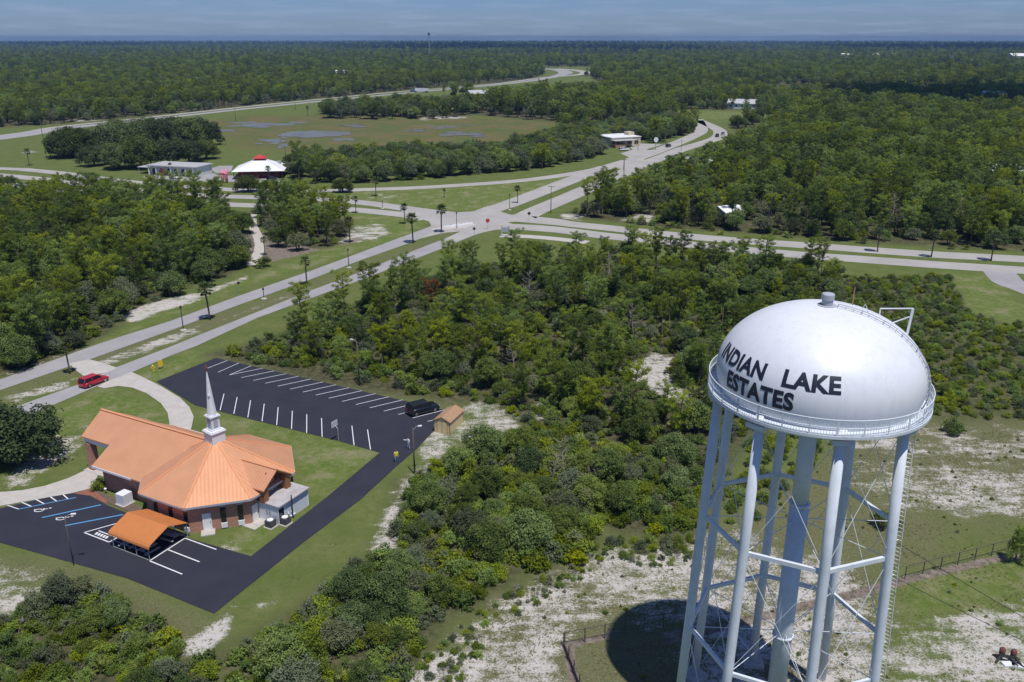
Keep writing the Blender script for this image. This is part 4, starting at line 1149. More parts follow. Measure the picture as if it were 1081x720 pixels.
for s in (1, -1):
    P3 = [Vector((s * (sw / 2 + 0.16), -sln / 2 - 0.15, 1.86)), Vector((s * (sw / 2 + 0.16), sln / 2 + 0.15, 1.86)), Vector((0, sln / 2 + 0.15, 2.5)), Vector((0, -sln / 2 - 0.15, 2.5))]
    if s < 0: P3 = P3[::-1]
    b.slab(P3, 0.07, (0, 1, 0))
b.build('shed_roof', M['brown_shingle'], sh)
b = MB(); b.box((0, -sln / 2 - 0.02, 0.92), (1.5, 0.05, 1.75)); d = b.build('shed_door', M['tan_wall'], sh)
b = MB(); 
for x in (-0.77, 0.0, 0.77): b.box((x, -sln / 2 - 0.05, 0.92), (0.07, 0.03, 1.8))
b.box((0, -sln / 2 - 0.05, 1.82), (1.6, 0.03, 0.08)); b.build('door_trim', M['brown_shingle'], d)
b = MB()
for sx in (-1, 1):
    for sy in (-1, 1): b.box((sx * sw / 2, sy * sln / 2, 0.95), (0.1, 0.1, 1.9))
b.build('corner_board', M['brown_shingle'], sh)
# ------------------------------------------------------------------ vehicles
def paint(name, col):
    return mat(name, col, 0.28, spec=0.5, coat=0.8)
M['car_red'] = paint('red_car_paint', (0.42, 0.012, 0.02)); M['car_black'] = paint('black_car_paint', (0.008, 0.010, 0.016)); M['car_white'] = paint('white_car_paint', (0.75, 0.76, 0.78)); M['car_silver'] = paint('silver_car_paint', (0.38, 0.40, 0.42)); M['car_grey'] = paint('dark_grey_car_paint', (0.05, 0.055, 0.06))
def lerp(a, b, t): return a + (b - a) * t
def car(label, loc, rz, paint_m, L=4.55, Wd=1.85, H=1.65, style='suv', group=None):
    """x forward. Body lofted from cross-sections, greenhouse with glass, wheels, lights."""
    t = thing('parked_car' if style != 'moving' else 'car', label, 'car', loc, rz, group)
    hb = 0.62 * H                        # belt line
    st = {'suv': [(-0.5, .34, .60, .86), (-0.47, .22, .80, .95), (-0.3, .18, .98, 1.0), (0.12, .18, .98, 1.0), (0.22, .18, .92, 1.0), (0.40, .18, .84, .97), (0.47, .22, .74, .92), (0.5, .32, .60, .84)]}['suv']
    b = MB(); b.smooth = True
    vs, fs = [], []
    for (x, zb, zt, w) in st:
        w2 = Wd / 2 * w; z0, z1 = zb * 1.0, zt * hb / 0.98
        row = [(-w2 * .86, z0), (-w2, z0 + .14), (-w2, (z0 + z1) / 2), (-w2 * .97, z1 - .06), (-w2 * .88, z1), (w2 * .88, z1), (w2 * .97, z1 - .06), (w2, (z0 + z1) / 2), (w2, z0 + .14), (w2 * .86, z0)]
        for y, z in row: vs.append((x * L, y, z))
    n = 10
    for i in range(len(st) - 1):
        for k in range(n):
            l = (k + 1) % n
            fs.append((i * n + k, (i + 1) * n + k, (i + 1) * n + l, i * n + l))
    fs.append(tuple(range(n))); fs.append(tuple((len(st) - 1) * n + k for k in range(n - 1, -1, -1)))
    b.add(vs, fs)
    body = b.build('body', paint_m, t)
    # greenhouse: dark glass block, painted roof on pillars
    xb0, xb1, xt0, xt1 = -0.485 * L, 0.235 * L, -0.42 * L, 0.10 * L
    w0, w1 = Wd / 2 * .92, Wd / 2 * .74
    b = MB()
    lo = [(xb0, -w0, hb), (xb1, -w0, hb), (xb1, w0, hb), (xb0, w0, hb)]
    hi = [(xt0, -w1, H - .06), (xt1, -w1, H - .06), (xt1, w1, H - .06), (xt0, w1, H - .06)]
    b.add([(p[0], p[1], p[2] - .04) for p in lo] + hi, [(0, 1, 5, 4), (1, 2, 6, 5), (2, 3, 7, 6), (3, 0, 4, 7), (4, 5, 6, 7)])
    b.build('windows', M['glass_dark'], t)
    b = MB()
    r0 = [(xt0 - .08, -w1 - .02, H - .07), (xt1 + .05, -w1 - .02, H - .07), (xt1 + .05, w1 + .02, H - .07), (xt0 - .08, w1 + .02, H - .07)]
    r1 = [(xt0 + .05, -w1 + .08, H), (xt1 - .1, -w1 + .08, H), (xt1 - .1, w1 - .08, H), (xt0 + .05, w1 - .08, H)]
    b.add(r0 + r1, [(3, 2, 1, 0), (4, 5, 6, 7), (0, 1, 5, 4), (1, 2, 6, 5), (2, 3, 7, 6), (3, 0, 4, 7)])
    for i in range(4): b.bar(lo[i], hi[i], 0.09)
    for x_, xt in ((-0.16 * L, -0.17 * L),):
        for s in (-1, 1): b.bar((x_, s * w0, hb), (xt, s * w1, H - .06), 0.09)
    b.build('roof', paint_m, t)
    for x in (-0.31 * L, 0.31 * L):
        for s in (-1, 1):
            b = MB(); b.smooth = False
            y0, y1 = s * (Wd / 2 - .20), s * (Wd / 2 + .012)
            b.tube([(x, y0, .34), (x, y1, .34)], .34, 20); wh = b.build('wheel', M['tyre'], t)
            b = MB(); b.tube([(x, y1 - s * .02, .34), (x, y1 + s * .012, .34)], .21, 14); b.build('rim', M['rim'], wh)
    for s in (-1, 1):
        b = MB(); b.box((L * .475, s * Wd * .34, .70), (.16, .36, .14)); b.build('headlight', M['lamp_glass'], t)
        b = MB(); b.box((-L * .487, s * Wd * .37, .86), (.10, .26, .26)); b.build('tail_light', M['lamp_red'], t)
        b = MB(); b.box((L * .15, s * (Wd / 2 + .06), hb + .05), (.14, .18, .13)); b.build('wing_mirror', paint_m, t)
    b = MB(); b.box((L * .497, 0, .52), (.06, .9, .22)); b.build('grille', M['dark_metal'], t)
    return t
def heading(p, q):
    d = site(*q) - site(*p); return math.atan2(d.y, d.x)
r0 = site(99.5, 405.5)
car('bright red hatchback driving past the church drive on the boulevard', (r0.x, r0.y, 0.035), heading((50, 422), (121, 395)), M['car_red'], 4.5, 1.85, 1.62).name = 'car'
k0 = CH(-7.9, -31.7, 0.056)
dirv = CH(-2.65, -4.9) - CH(0, 0)
car('black sport utility vehicle parked in the bay next to the yellow shed', k0, math.atan2(dirv.y, dirv.x), M['car_black'], 4.9, 1.95, 1.78)
p = site(187, 188.6); car('white car parked in front of the long pale shop', (p.x, p.y, 0.04), R(15), M['car_white'], 4.6, 1.85, 1.5)
p = site(287.3, 190.3); car('dark car parked at the corner of the white-roofed restaurant', (p.x, p.y, 0.04), R(60), M['car_grey'], 4.5, 1.85, 1.5)
p = site(659, 159); car('white pickup-sized car parked beside the roadside store', (p.x, p.y, 0.04), R(20), M['car_white'], 5.4, 2.0, 1.7)
p = site(705.5, 155.2); car('dark car leaving the roadside store yard', (p.x, p.y, 0.05), R(60), M['car_grey'], 4.6, 1.85, 1.6)
p = site(757, 144.5); car('grey car at the far bend of the boulevard, farther up the road', (p.x, p.y, 0.05), R(75), M['car_grey'], 5.2, 2.0, 1.8)
p = site(763, 142.5); car('silver car at the far bend of the boulevard by the trees', (p.x, p.y, 0.05), R(75), M['car_silver'], 5.2, 2.0, 1.8)
p = site(477.5, 94.9); car('pale blue-white car on the distant highway behind the truck', (p.x, p.y, 0.08), R(12), M['car_white'], 6.0, 2.4, 3.0)
p = site(388, 119.3); car('white car parked by the pond behind the tree belt', (p.x + 40, p.y, 0.05), R(12), M['car_white'], 5.0, 2.0, 1.8)
# articulated truck on the highway
p = site(443, 97.6)
tr = thing('semi_truck', 'articulated truck with a blue cab and white trailer on the distant highway', 'truck', (p.x, p.y, 0.08), R(168))
M['cab_blue'] = paint('blue_cab_paint', (0.02, 0.10, 0.22))
b = MB(); b.box((-2.5, 0, 2.75), (13.5, 2.6, 2.9)); b.build('trailer', M['car_white'], tr)
b = MB(); b.box((6.6, 0, 2.0), (2.6, 2.5, 3.0)); b.box((8.7, 0, 1.35), (1.9, 2.1, 1.5)); cab = b.build('cab', M['cab_blue'], tr)
b = MB(); b.box((7.93, 0, 2.75), (0.08, 2.2, 0.9)); b.build('windscreen', M['glass_dark'], cab)
b = MB(); b.box((-1, 0, 1.1), (16, 1.0, 0.3)); b.build('chassis', M['dark_metal'], tr)
for x in (8.6, 5.2, 4.0, -6.6, -7.9):
    for s in (-1, 1):
        b = MB(); b.tube([(x, s * 0.95, 0.52), (x, s * 1.28, 0.52)], 0.52, 14); b.build('wheel', M['tyre'], tr)

# ------------------------------------------------------------------ people
M['skin'] = mat('skin', (0.42, 0.24, 0.17), 0.6); M['vest'] = mat('yellow_vest_cloth', (0.72, 0.66, 0.05), 0.8); M['jeans'] = mat('blue_denim', (0.16, 0.25, 0.42), 0.9); M['white_cloth'] = mat('white_cloth', (0.72, 0.74, 0.76), 0.8); M['hair'] = mat('dark_hair', (0.03, 0.022, 0.018), 0.8); M['blue_cloth'] = mat('pale_blue_trousers', (0.36, 0.44, 0.56), 0.9); M['shoe'] = mat('dark_shoes', (0.03, 0.03, 0.035), 0.7)
def person(label, loc, rz, top_m, leg_m, arms='down'):
    t = thing('person', label, 'person', loc, rz)
    V = [(0, 0, .95), (0, 0, 1.12), (0, -.01, 1.32), (0, 0, 1.46), (0, .015, 1.54), (0, .02, 1.64), (0, .01, 1.75)]
    E = [(0, 1), (1, 2), (2, 3), (3, 4), (4, 5), (5, 6)]
    rad = [(.165, .125), (.15, .115), (.19, .13), (.11, .09), (.058, .058), (.085, .098), (.05, .06)]
    def chain(root, pts, rr):
        prev = root
        for p_, r_ in zip(pts, rr):
            V.append(p_); rad.append((r_, r_)); E.append((prev, len(V) - 1)); prev = len(V) - 1
    for s in (-1, 1):
        step = 0.10 * s
        chain(0, [(.10 * s, 0, .86), (.11 * s, .02 + step * .5, .50), (.115 * s, -.02 + step * .7, .12), (.12 * s, .0 + step, .045), (.125 * s, .14 + step, .035)], [.10, .065, .045, .045, .035])
        if arms == 'up' and s == 1:
            chain(2, [(.20 * s, 0, 1.42), (.33 * s, .14, 1.22), (.28 * s, .36, 1.32), (.27 * s, .45, 1.36)], [.065, .046, .036, .04])
        else:
            chain(2, [(.20 * s, 0, 1.42), (.27 * s, -.02, 1.14), (.25 * s, .10, .92), (.245 * s, .14, .82)], [.065, .046, .036, .04])
        hand = len(V) - 1
        base = Vector(V[hand]); d = (base - Vector(V[hand - 1])).normalized()
        sd = d.cross(Vector((1, 0, 0))).normalized()
        for i, (o_, l_) in enumerate(((-.032, .075), (-.011, .09), (.011, .085), (.032, .065))):
            chain(hand, [tuple(base + sd * o_ + d * .05), tuple(base + sd * o_ * 1.15 + d * (.05 + l_))], [.011, .009])
        chain(hand, [tuple(base - sd * .05 + d * .01), tuple(base - sd * .065 + d * .055)], [.012, .010])
    # face: nose, ears
    me = bpy.data.meshes.new('body'); me.from_pydata([tuple(v) for v in V], E, [])
    o = bpy.data.objects.new('body', me); COL.objects.link(o)
    sk = o.modifiers.new('skin', 'SKIN'); sub = o.modifiers.new('sub', 'SUBSURF'); sub.levels = 2; sub.render_levels = 2
    me.skin_vertices  # created with the modifier
    if not me.skin_vertices: me.attributes  # (layer appears on evaluation)
    bm = bmesh.new(); bm.from_mesh(me)
    lay = bm.verts.layers.skin.verify()
    for i, v in enumerate(bm.verts):
        v[lay].radius = rad[i]; v[lay].use_root = (i == 0)
    bm.to_mesh(me); bm.free()
    me2 = bpy.data.meshes.new_from_object(o.evaluated_get(bpy.context.evaluated_depsgraph_get()))
    bpy.data.objects.remove(o)
    o = bpy.data.objects.new('body', me2); COL.objects.link(o); o.parent = t
    me2.materials.clear(); me2.materials.append(M['skin'])
    for p_ in me2.polygons: p_.use_smooth = True
    def garment(name, m, cond, off):
        bm = bmesh.new(); bm.from_mesh(me2); bm.normal_update()
        nm = {v: v.normal.copy() for v in bm.verts}
        bmesh.ops.delete(bm, geom=[f for f in bm.faces if not cond(f.calc_center_median())], context='FACES')
        for v in bm.verts: v.co += nm[v] * off
        g = bpy.data.meshes.new(name); bm.to_mesh(g); bm.free()
        g.materials.append(m)
        for p_ in g.polygons: p_.use_smooth = True
        q = bpy.data.objects.new(name, g); COL.objects.link(q); q.parent = t
        return q
    garment('shirt', top_m, lambda c: (.93 < c.z < 1.48 and abs(c.x) < .21) or (abs(c.x) >= .17 and 1.16 < c.z < 1.50), .016)
    garment('trousers', leg_m, lambda c: .09 < c.z <= .99 and abs(c.x) < .215 and not (abs(c.x) > .19 and c.z > .75), .014)
    garment('shoes', M['shoe'], lambda c: c.z <= .10, .012)
    garment('hair', M['hair'], lambda c: c.z > 1.69 or (c.z > 1.60 and c.y < -.02 and abs(c.x) < .15), .014)
    b = MB(); b.smooth = True
    for s in (-1, 1): b.lathe([(.001, -.014), (.012, -.008), (.014, 0), (.012, .008), (.001, .014)], (.034 * s, .102, 1.655), 8, caps=False)
    b.build('eyes', M['hair'], t)
    b = MB(); b.add([(0, .105, 1.66), (-.018, .10, 1.615), (.018, .10, 1.615), (0, .135, 1.62)], [(0, 1, 3), (0, 3, 2), (1, 2, 3)]); b.box((0, .098, 1.585), (.05, .02, .012))
    for s in (-1, 1): b.box((.088 * s, .01, 1.64), (.018, .04, .06))
    b.build('face_features', M['skin'], t)
    return t
p = site(418.6, 488.3); person('person in a yellow vest and blue jeans walking on the edge of the church drive', (p.x, p.y, 0.055), R(200), M['vest'], M['jeans'])
p = site(431.5, 474.5); person('person in white with one arm raised beside the utility pole', (p.x, p.y, 0.055), R(120), M['white_cloth'], M['blue_cloth'], 'up')

# ------------------------------------------------------------------ poles, lamps, signs
def street_lamp(px_base, ytop, label, style='dark'):
    p = site(*px_base); h = max(2.5, min(height_of(p, ytop), 9))
    t = thing('street_lamp', label, 'street lamp', p, 0, 'street lamps along the boulevard medians')
    b = MB(); b.smooth = True; b.tube([(0, 0, 0.3), (0, 0, h - 0.5)], [0.10, 0.07], 10); b.build('lamp_post', M['dark_metal'], t)
    b = MB(); b.lathe([(0.6, 0.02), (0.6, 0.2), (0.28, 0.26), (0.22, 0.42)], (0, 0, 0), 16); b.build('concrete_base', M['concrete'], t)
    b = MB(); b.lathe([(0.10, h - 0.5), (0.20, h - 0.4), (0.22, h - 0.08), (0.14, h), (0.04, h + 0.12)], (0, 0, 0), 12); b.build('lantern', M['dark_metal'], t)
for pb, yt, lb in (((193.8, 349.2), 323, 'dark street lamp on the median behind the church lot, next to the leaning palm'), ((368.4, 283), 262.5, 'dark street lamp on the grass median across from the tree clump'), ((482.3, 243), 224, 'tall dark street lamp at the paved nose of the crossroads median'),
                   ((404, 220.5), 212, 'small dark street lamp on the cross road median'), ((538, 222), 205, 'dark street lamp with a white base just beyond the crossroads'), ((658.2, 180.5), 168, 'far dark street lamp on the boulevard median before the store'), ((719, 159), 148, 'far dark street lamp on the boulevard median beyond the store'), ((278.8, 316), 304, 'short dark street lamp on the median in the shade of a palm')):
    street_lamp(pb, yt, lb)
def utility_pole(base, h, label, arms=1, transformer=False, rz=0.0, light=False, thick=0.14):
    t = thing('utility_pole', label, 'utility pole', base, rz)
    b = MB(); b.smooth = True; b.tube([(0, 0, -0.2), (0, 0, h)], [thick, thick * 0.65], 10); b.build('pole', M['wood_pole'], t)
    for i in range(arms):
        b = MB(); b.box((0, 0.1, h - 0.35 - 0.9 * i), (2.0, 0.1, 0.12))
        for x in (-0.85, 0, 0.85): b.lathe([(0.05, 0), (0.07, 0.1), (0.03, 0.2)], (x, 0.1, h - 0.28 - 0.9 * i), 8)
        b.build('crossarm', M['wood_pole'], t)
    if transformer:
        b = MB(); b.lathe([(0.05, 0), (0.24, 0.03), (0.24, 0.75), (0.1, 0.85)], (0.36, 0, h - 2.2), 14); b.build('transformer', M['grey_metal'], t)
    if light:
        b = MB(); b.tube([(0, 0, h - 0.3), (0.4, 0, h + 0.12), (0.75, 0, h + 0.18)], 0.035, 6); b.build('lamp_arm', M['grey_metal'], t)
        b = MB(); b.box((0.9, 0, h + 0.16), (0.5, 0.22, 0.12)); b.build('lamp_head', M['trim_white'], t)
    return t
p = site(437.8, 500.5); utility_pole(p, height_of(p, 452), 'wooden pole with a floodlight at the drive edge beside the two people', 0, False, R(20), light=True, thick=0.11)
p = site(379.5, 407); utility_pole(p, height_of(p, 360), 'slim wooden light pole at the back edge of the church lot against the trees', 0, False, R(160), light=True, thick=0.12)
p = site(78, 597); utility_pole(p, height_of(p, 545), 'slim light pole at the lower lot edge behind the bushes', 0, False, R(10), light=True, thick=0.055)
for pb, yt, lb in (((581.5, 225), 196, 'tall pale utility pole on the boulevard beyond the crossroads'), ((658.5, 187.5), 167.5, 'thin utility pole on the boulevard median near the store'), ((673.5, 158), 149, 'utility pole in the roadside store yard'), ((45, 144), 126, 'utility pole on the highway verge at the grass field'), ((249, 127.5), 114, 'lone utility pole beside the marsh pond'), ((302, 170), 150, 'thin utility pole behind the white-roofed restaurant'), ((705, 143), 127, 'utility pole among the trees behind the store'), ((312, 116), 106, 'utility pole on the highway side of the marsh')):
    p = site(*pb); utility_pole(p, min(height_of(p, yt), 13), lb, 1)
# overhead wires from the tower leg to a pole out by the compound
p0 = leg_pt(2, 20.6) + Vector((TX, TY, 0)); w1 = site(1081, 645, 16.5)
e1 = Vector(p0).lerp(w1, 2.3); e1.z = 10.6
utility_pole((e1.x, e1.y, 0), 11.2, 'wooden utility pole that takes the wires from the water tower', 1)
for i, (za, dz, pxl) in enumerate(((20.6, 0, (1081, 645)), (18.0, -0.5, (1032, 660)))):
    a0 = leg_pt(2, za) + Vector((TX, TY, 0)); wq = site(*pxl, za - 3.5)
    e = Vector((e1.x, e1.y, 10.6 + dz)) if i == 0 else a0.lerp(wq, 2.6)
    if i: e.z = max(9.6, min(e.z, 10.4)); e = Vector((e1.x - 0.2, e1.y + 0.2, 10.4))
    b = MB(); pts = []
    for j in range(17):
        t = j / 16; q = a0.lerp(e, t); q.z -= 0.5 * 4 * t * (1 - t) * (0.4 + 0.3 * i); pts.append(q)
    b.tube(pts, 0.022, 5); o = b.build('overhead_wire', M['dark_metal'])
    tag(o, ('upper dark overhead wire' if i == 0 else 'lower dark overhead wire') + ' running from the water tower leg over the grass', 'wire', 'wires from the water tower')
# yellow hydrant-like marker by the drive
p = site(162, 391.5)
t = thing('fire_hydrant', 'yellow hydrant standing on the grass between boulevard and church lot', 'hydrant', p, 0.3)
b = MB(); b.smooth = True; b.lathe([(0.22, 0), (0.22, 0.07), (0.16, 0.1), (0.16, 0.75), (0.2, 0.78), (0.2, 0.84), (0.14, 0.98), (0.04, 1.06)], (0, 0, 0), 16); b.build('barrel', M['yellow'], t)
b = MB(); b.tube([(-0.3, 0, 0.55), (0.3, 0, 0.55)], 0.09, 10); b.tube([(0, 0, 0.5), (0, -0.28, 0.5)], 0.1, 10); b.build('nozzle', M['yellow'], t)
t = thing('notice_board', 'yellow notice board beside the hydrant at the church drive', 'notice board', p + Vector((0.9, 0.9, 0)), 0.6)
b = MB(); b.box((0, 0, 1.0), (0.75, 0.06, 1.15)); b.build('board', M['yellow'], t)
for x in (-0.3, 0.3):
    b = MB(); b.box((x, 0.05, 0.6), (0.06, 0.06, 1.2)); b.build('leg', M['wood_pole'], t)
# basketball hoop
p = site(357.5, 466); 
t = thing('basketball_hoop', 'basketball hoop with a pale backboard at the lot edge', 'basketball hoop', p, R(62))
t.scale = (.78, .78, .78)
b = MB(); b.tube([(0, 0, 0), (0, 0, 2.5), (0, 0.6, 3.0)], 0.07, 8); b.build('post', M['grey_metal'], t)
b = MB(); b.box((0, 0.65, 3.25), (1.5, 0.05, 0.95)); bb = b.build('backboard', mat('clear_backboard', (0.5, 0.53, 0.56), 0.3), t)
b = MB()
for q in ((-0.75, 0), (0.75, 0)): b.box((q[0], 0.65, 3.25), (0.05, 0.07, 1.0))
b.box((0, 0.65, 3.75), (1.55, 0.07, 0.05)); b.box((0, 0.65, 2.76), (1.55, 0.07, 0.05)); b.build('backboard_frame', M['trim_white'], bb)
b = MB(); b.tube([(0.23 * math.cos(a), 0.95 + 0.23 * math.sin(a), 3.05) for a in np.linspace(0, 2 * PI, 17)[:-1]], 0.02, 5, closed=True); b.build('rim', M['red_paint'], t)
# stop sign and small road signs
def road_sign(px, h, col, label, rz, shape=8, r=0.42):
    p = site(*px); t = thing('road_sign', label, 'road sign', p, rz)
    b = MB(); b.tube([(0, 0, 0), (0, 0, h)], 0.04, 6); b.build('post', M['grey_metal'], t)
    b = MB(); b.tube([(0, -0.06, h - 0.3), (0, -0.035, h - 0.3)], r, shape); b.build('sign_plate', col, t)
road_sign((514.8, 242.3), 2.9, M['red_paint'], 'red octagonal stop sign at the crossroads corner', 0.2, 8, 0.62)
road_sign((500.7, 250), 2.6, M['dark_metal'], 'dark road sign beside the boulevard just before the crossroads', 0.0, 4, 0.5)
road_sign((252.8, 309.5), 2.6, M['dark_metal'], 'small dark road sign on the verge by the dirt track', 0.1, 4, 0.4)
road_sign((558.5, 234), 2.8, M['dark_metal'], 'dark sign on the small traffic island at the crossroads', 0.0, 4, 0.6)
t = thing('gateway_board', 'pale two-post board standing on the grass corner of the crossroads', 'board', site(533.5, 249.5), 0.05)
for x in (-1.0, 1.0):
    b = MB(); b.box((x, 0, 1.5), (0.3, 0.3, 3.0)); b.build('post', M['concrete'], t)
b = MB(); b.box((0, 0, 1.9), (1.7, 0.12, 1.3)); b.build('panel', M['trim_grey'], t)
# broken concrete on the median nose
rr = random.Random(4)
for i in range(9):
    p = site(470 + i * 3.4, 240.6 - i * 0.55 + rr.uniform(-.6, .6))
    b = MB(); b.box((0, 0, 0.18), (1.1 + rr.random(), 0.6, 0.36), taper=0.8); o = b.build('kerb_block', M['trim_white']); o.location = (p.x, p.y, 0.14); o.rotation_euler = (0, 0, rr.uniform(-.4, .8))
    tag(o, 'pale kerb block lying on the paved median nose at the crossroads', 'kerb block', 'kerb blocks on the median nose')
# pipe fitting on white slabs inside the compound
p = site(1063, 698)
t = thing('valve_assembly', 'black pipe frame with two maroon canisters over white slabs on the sand', 'valve assembly', p, R(-14))
b = MB(); b.bar((-0.7, 0.0, 0.5), (0.7, 0.0, 0.5), 0.2)
for x0, y0, x1, y1 in ((-0.55, 0, -1.05, -0.55), (-0.55, 0, -1.0, 0.55), (0.6, 0, 1.05, 0.45), (0.55, 0, 1.15, -0.75), (0.2, 0, 0.7, -0.7)): b.bar((x0, y0, 0.5), (x1, y1, 0.06), 0.16)
b.build('pipe_frame', M['dark_metal'], t)
for x, y in ((-0.4, 0.35), (0.5, 0.3)):
    b = MB(); b.smooth = True; b.lathe([(0.05, 0.28), (0.24, 0.32), (0.26, 0.95), (0.15, 1.1), (0.03, 1.12)], (x, y, 0), 14); b.build('canister', M['maroon'], t)
for x, y, r_ in ((-0.05, -0.5, 0.3), (0.72, -0.45, -0.2)):
    b = MB(); b.box((x, y, 0.08), (0.95, 0.62, 0.16), r_); b.build('slab', M['trim_white'], t)
# compound fence: weathered posts with rails and wires
def fence(a, b_, n, label, solid=False):
    A, B = site(*a), site(*b_)
    d = B - A; rz = math.atan2(d.y, d.x); L = d.length
    t = thing('wire_fence', label, 'fence', A, rz)
    for i in range(n + 1):
        b = MB(); b.tube([(L * i / n, 0, -0.1), (L * i / n, 0, 1.55)], 0.055, 7); b.build('post', M['wood_pole'], t)
    b = MB()
    for z in (0.35, 0.8, 1.25): b.tube([(0, 0, z), (L, 0, z)], 0.012, 4)
    b.build('wire', M['dark_metal'], t)
    b = MB(); b.box((L / 2, 0.05, 0.28), (L, 0.05, 0.42)) if solid else b.box((L / 2, 0, 1.5), (L, 0.05, 0.06))
    b.build('rail', M['wood_pole'], t)
fence((595, 683), (624, 760), 5, 'low weathered fence with a dark board at the sandy corner near the tank shadow', True)
fence((596, 682), (700, 662), 5, 'post and wire fence along the earth strip into the tank shadow')
fence((955, 611), (1081, 578), 7, 'post and wire fence along the earth strip beside the tower leg')
# ------------------------------------------------------------------ buildings farther off
def simple_windows(t, pts, w, h, m='glass_dark'):
    for x, y, z, rz in pts:
        b = MB(); b.box((x, y, z), (w, 0.08, h), rz); b.build('window', M[m], t)
M['cream'] = mat('cream_stucco', (0.55, 0.50, 0.36), 0.85, noise=0.1); M['pale_wall'] = mat('pale_green_wall', (0.58, 0.63, 0.60), 0.85, noise=0.1); M['darkred'] = mat('dark_red_siding', (0.16, 0.025, 0.04), 0.8, noise=0.2)
# restaurant with a white hip roof and a red cupola
p = site(276, 185.5); t = thing('restaurant', 'dark red restaurant under a wide white hip roof topped by a red cupola', 'restaurant', p, R(8))
b = MB(); b.box((0, 0, 1.6), (15.5, 13.5, 3.2)); b.build('wall', M['darkred'], t)
b = MB()
ov = [(-10, -9.2, 3.0), (10, -9.2, 3.0), (10, 9.2, 3.0), (-10, 9.2, 3.0)]; cu_ = [(-2, -2, 6.4), (2, -2, 6.4), (2, 2, 6.4), (-2, 2, 6.4)]
b.add(ov + cu_, [(3, 2, 1, 0), (4, 5, 6, 7), (0, 1, 5, 4), (1, 2, 6, 5), (2, 3, 7, 6), (3, 0, 4, 7)]); b.build('roof', M['white_roof'], t)
b = MB(); b.box((0, 0, 6.7), (3.4, 3.4, 0.8)); b.add([(-2.6, -2.6, 7.05), (2.6, -2.6, 7.05), (2.6, 2.6, 7.05), (-2.6, 2.6, 7.05), (0, 0, 8.5)], [(3, 2, 1, 0), (0, 1, 4), (1, 2, 4), (2, 3, 4), (3, 0, 4)]); b.build('cupola', M['red_paint'], t)
simple_windows(t, [(-5 + 2.5 * i, -6.77, 1.7, 0) for i in range(5)] + [(7.77, -4 + 4 * i, 1.7, PI / 2) for i in range(3)], 1.3, 1.3)
for x, y in ((7.0, 3.2), (3.0, 5.0)):
    b = MB(); b.box((x, y, 4.6), (1.2, 1.2, 1.6)); b.build('roof_vent', M['grey_metal'], t)
for x in (-9.2, -4.5, 0, 4.5, 9.2):
    b = MB(); b.box((x, -8.6, 1.5), (0.2, 0.2, 3.0)); b.build('porch_post', M['darkred'], t)
# long pale shop with arches
p = site(192, 183.8); t = thing('shop', 'long pale shop with arched front openings under a flat grey roof', 'shop', p, R(-16))
b = MB(); b.box((0, 0, 1.9), (22, 9.5, 3.8)); b.build('wall', M['pale_wall'], t)
b = MB(); b.box((0, -0.6, 3.95), (23.2, 11.8, 0.35)); b.build('roof', M['roof_grey'], t)
for i in range(6):
    x = -9 + 3.4 * i
    b = MB(); vs = [(x - 1.1, -4.8, 0.1), (x + 1.1, -4.8, 0.1)] + [(x + 1.1 * math.cos(a), -4.8, 1.9 + 0.9 * math.sin(a)) for a in np.linspace(0, PI, 9)]
    b.add(vs, [tuple(range(len(vs)))]); b.build('arch_opening', M['glass_dark'], t)
for i in range(7):
    b = MB(); b.box((-10.7 + 3.4 * i, -6.0, 1.85), (0.4, 0.4, 3.7)); b.build('column', M['trim_white'], t)
b = MB(); b.box((-14.5, -1, 2.7), (6.5, 6, 0.25)); b.build('carport_roof', M['roof_grey'], t)
for x in (-17.4, -11.6):
    b = MB(); b.box((x, -3.6, 1.3), (0.2, 0.2, 2.6)); b.build('carport_post', M['trim_grey'], t)
b = MB(); b.box((-4.0, -6.5, 1.4), (2.0, 0.5, 2.6)); b.build('entrance', M['darkred'], t)
# roadside store
p = site(655, 153.2); t = thing('roadside_store', 'cream roadside store with a flat pale roof and an open side shelter', 'store', p, R(24))
b = MB(); b.box((0, 0, 2.2), (17, 11, 4.4)); b.build('wall', M['cream'], t)
b = MB(); b.box((0, 0, 4.5), (17.6, 11.6, 0.25)); b.box((0, 5.6, 4.95), (17.6, 0.3, 0.7)); b.build('roof', M['white_roof'], t)
b = MB(); b.box((6.8, 3.2, 5.4), (3.5, 4.5, 1.6)); b.build('parapet_block', M['cream'], t)
b = MB(); b.box((-3.0, -8.0, 3.5), (13, 5.5, 0.2)); b.build('shelter_roof', M['roof_grey'], t)
for x in (-9, -3, 3):
    b = MB(); b.box((x, -10.4, 1.7), (0.2, 0.2, 3.4)); b.build('shelter_post', M['brown_shingle'], t)
b = MB(); b.box((-6, -8.0, 0.9), (6, 4, 1.8)); b.build('lumber_stack', M['brown_shingle'], t)
simple_windows(t, [(-6 + 4 * i, -5.55, 2.0, 0) for i in range(4)] + [(8.55, -2.5 + 4 * i, 2.0, PI / 2) for i in range(2)], 2.2, 2.0)
p = site(692, 158.5); t = thing('pole_sign', 'round white sign on a post at the store yard entrance', 'sign', p, 0.4)
b = MB(); b.box((0, 0, 2.4), (0.25, 0.25, 4.8)); b.build('post', M['grey_metal'], t)
b = MB(); b.tube([(0, -0.15, 5.0), (0, 0.15, 5.0)], 1.2, 20); b.build('sign_disc', M['trim_white'], t)
